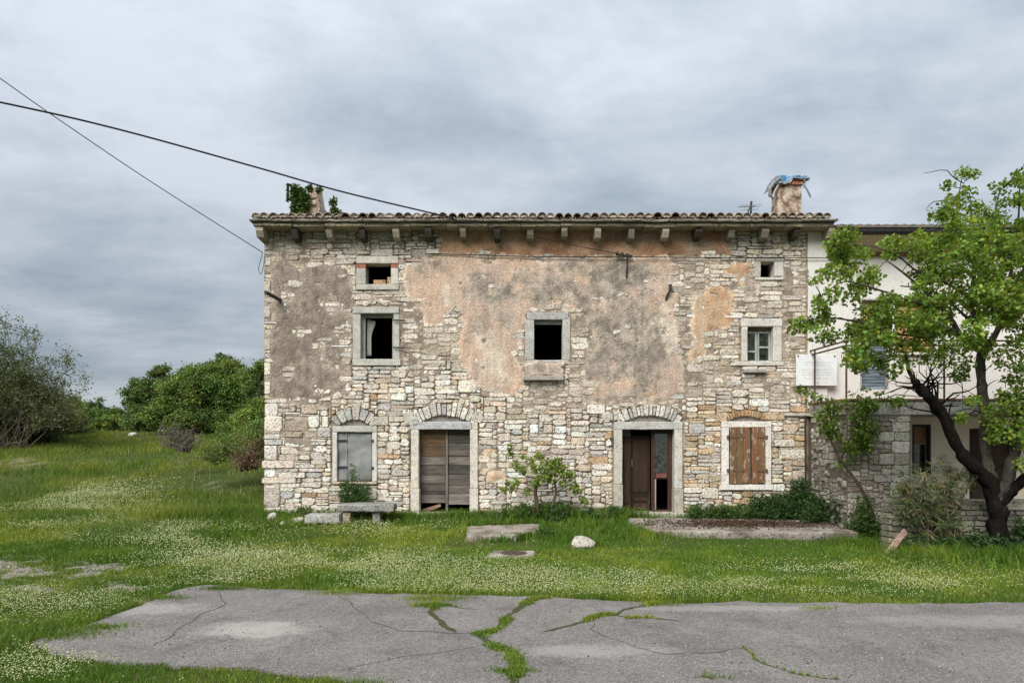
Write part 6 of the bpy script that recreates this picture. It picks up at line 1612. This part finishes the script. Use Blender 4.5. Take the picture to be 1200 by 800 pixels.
def make_weeds():
    rn = np.random.default_rng(91); B = Bulk(); rg = random.Random(91)
    def row(px0, px1, n, Y0, Y1, h0, h1, leaf, col, zb=None):
        for k in range(n):
            px = rg.uniform(px0, px1); Y = rg.uniform(Y0, Y1); x = PX(px, Y); z0 = float(zg(x, Y)) if zb is None else zb
            h = rg.uniform(h0, h1); m = int(26 + 80 * h)
            t = rn.random(m) ** .8; p = np.stack([x + rn.normal(size=m) * .09 * (1.2 - t * .5), Y + rn.normal(size=m) * .08, z0 + t * h], 1)
            B.add(*leaves(p, rn.uniform(.6, 1.4, m) * leaf, cvar(np.array(col) * 1.45, m, rn, .3, .12), rn, .5, .3, .1))
    row(806, 845, 34, 17.3, 17.85, .18, .42, .07, (.055, .095, .025), .15); row(845, 890, 40, 17.3, 17.85, .2, .42, .07, (.055, .095, .025), .15)
    row(884, 945, 95, 17.2, 17.85, .3, .72, .075, (.042, .080, .022), .15); row(928, 948, 30, 17.2, 17.8, .5, 1.1, .08, (.04, .078, .022), .15); row(945, 1000, 70, 16.3, 17.6, .3, .75, .08, (.040, .076, .022), .15)
    row(995, 1024, 24, 15.4, 15.8, .2, .55, .08, (.05, .09, .024)); row(1008, 1020, 16, 15.5, 15.8, .5, .95, .07, (.06, .10, .03))
    row(590, 640, 34, 17.1, 17.7, .2, .55, .08, (.06, .105, .028)); row(640, 670, 30, 17.1, 17.7, .2, .5, .09, (.05, .09, .026)); row(690, 728, 26, 17.2, 17.7, .15, .42, .07, (.06, .105, .03))
    row(345, 362, 14, 17.3, 17.8, .2, .42, .06, (.06, .10, .03)); row(365, 400, 18, 17.2, 17.8, .12, .3, .06, (.055, .095, .028)); row(405, 440, 20, 17.4, 17.8, .1, .3, .06, (.04, .075, .022)); row(565, 592, 16, 17.3, 17.8, .12, .32, .06, (.06, .105, .03))
    row(1140, 1200, 46, 12.9, 13.6, .2, .5, .09, (.032, .060, .020)); row(1190, 1260, 30, 12.9, 13.8, .3, .8, .1, (.035, .065, .022)); row(1060, 1140, 40, 13.3, 13.8, .12, .4, .08, (.045, .08, .024)); row(632, 645, 10, 15.2, 15.6, .12, .26, .07, (.05, .09, .026))
    tag(B.build('weeds', M['leaf']), 'dark leafy weeds along the foot of the walls', None, None, 'stuff')
make_weeds()

def make_litter():
    """small stones and chippings on the bare patches and the road, and old leaves on the terrace"""
    rn = np.random.default_rng(95); B = Bulk()
    x, y = scatter(60000, -12, 9, 6.3, 14, rn); k = visible(x, y); x, y = x[k], y[k]
    rd = inpoly(x, y, ROAD); b = bare(x, y); k = np.where(rd, rn.random(len(x)) < .05 + .16 * sstep(.56, .7, fbm(x, y, 1.1, 4, 381)), rn.random(len(x)) < b * .8); x, y, rd = x[k], y[k], rd[k]; n = len(x)
    r = np.where(rd, rn.uniform(.004, .014, n), rn.uniform(.005, .03, n) * rn.random(n) ** .5); p = np.stack([x, y, np.where(rd, .03, zg(x, y)) + r * .3], 1)
    o = np.array([[1, 0, 0], [0, 1, 0], [-1, 0, 0], [0, -1, 0], [0, 0, .7], [0, 0, -.6]], float)
    v = (p[:, None, :] + (o[None] + rn.normal(size=(n, 6, 3)) * .25) * r[:, None, None]).reshape(-1, 3); i = np.arange(n)[:, None] * 6
    f = np.concatenate([i + np.array([q]) for q in ((0, 1, 4), (1, 2, 4), (2, 3, 4), (3, 0, 4), (1, 0, 5), (2, 1, 5), (3, 2, 5), (0, 3, 5))], 0)
    B.add(v, f, np.repeat(np.array([.40, .37, .33]) * rn.uniform(.2, 1.0, (n, 1)), 6, 0))
    n = 5200; x = rn.normal(5.5, 1.05, n); y = rn.normal(16.45, .42, n); k = inpoly(x, y, TERR); p = np.stack([x, y, np.full(n, .205)], 1)[k]; n = len(p)
    B.add(*leaves(p, rn.uniform(.03, .07, n), cvar((.075, .045, .028), n, rn, .3, .1), rn, .6, .97))
    tag(B.build('gravel', M['soil']), 'loose chippings and dead leaves on bare ground', None, None, 'stuff')
make_litter()
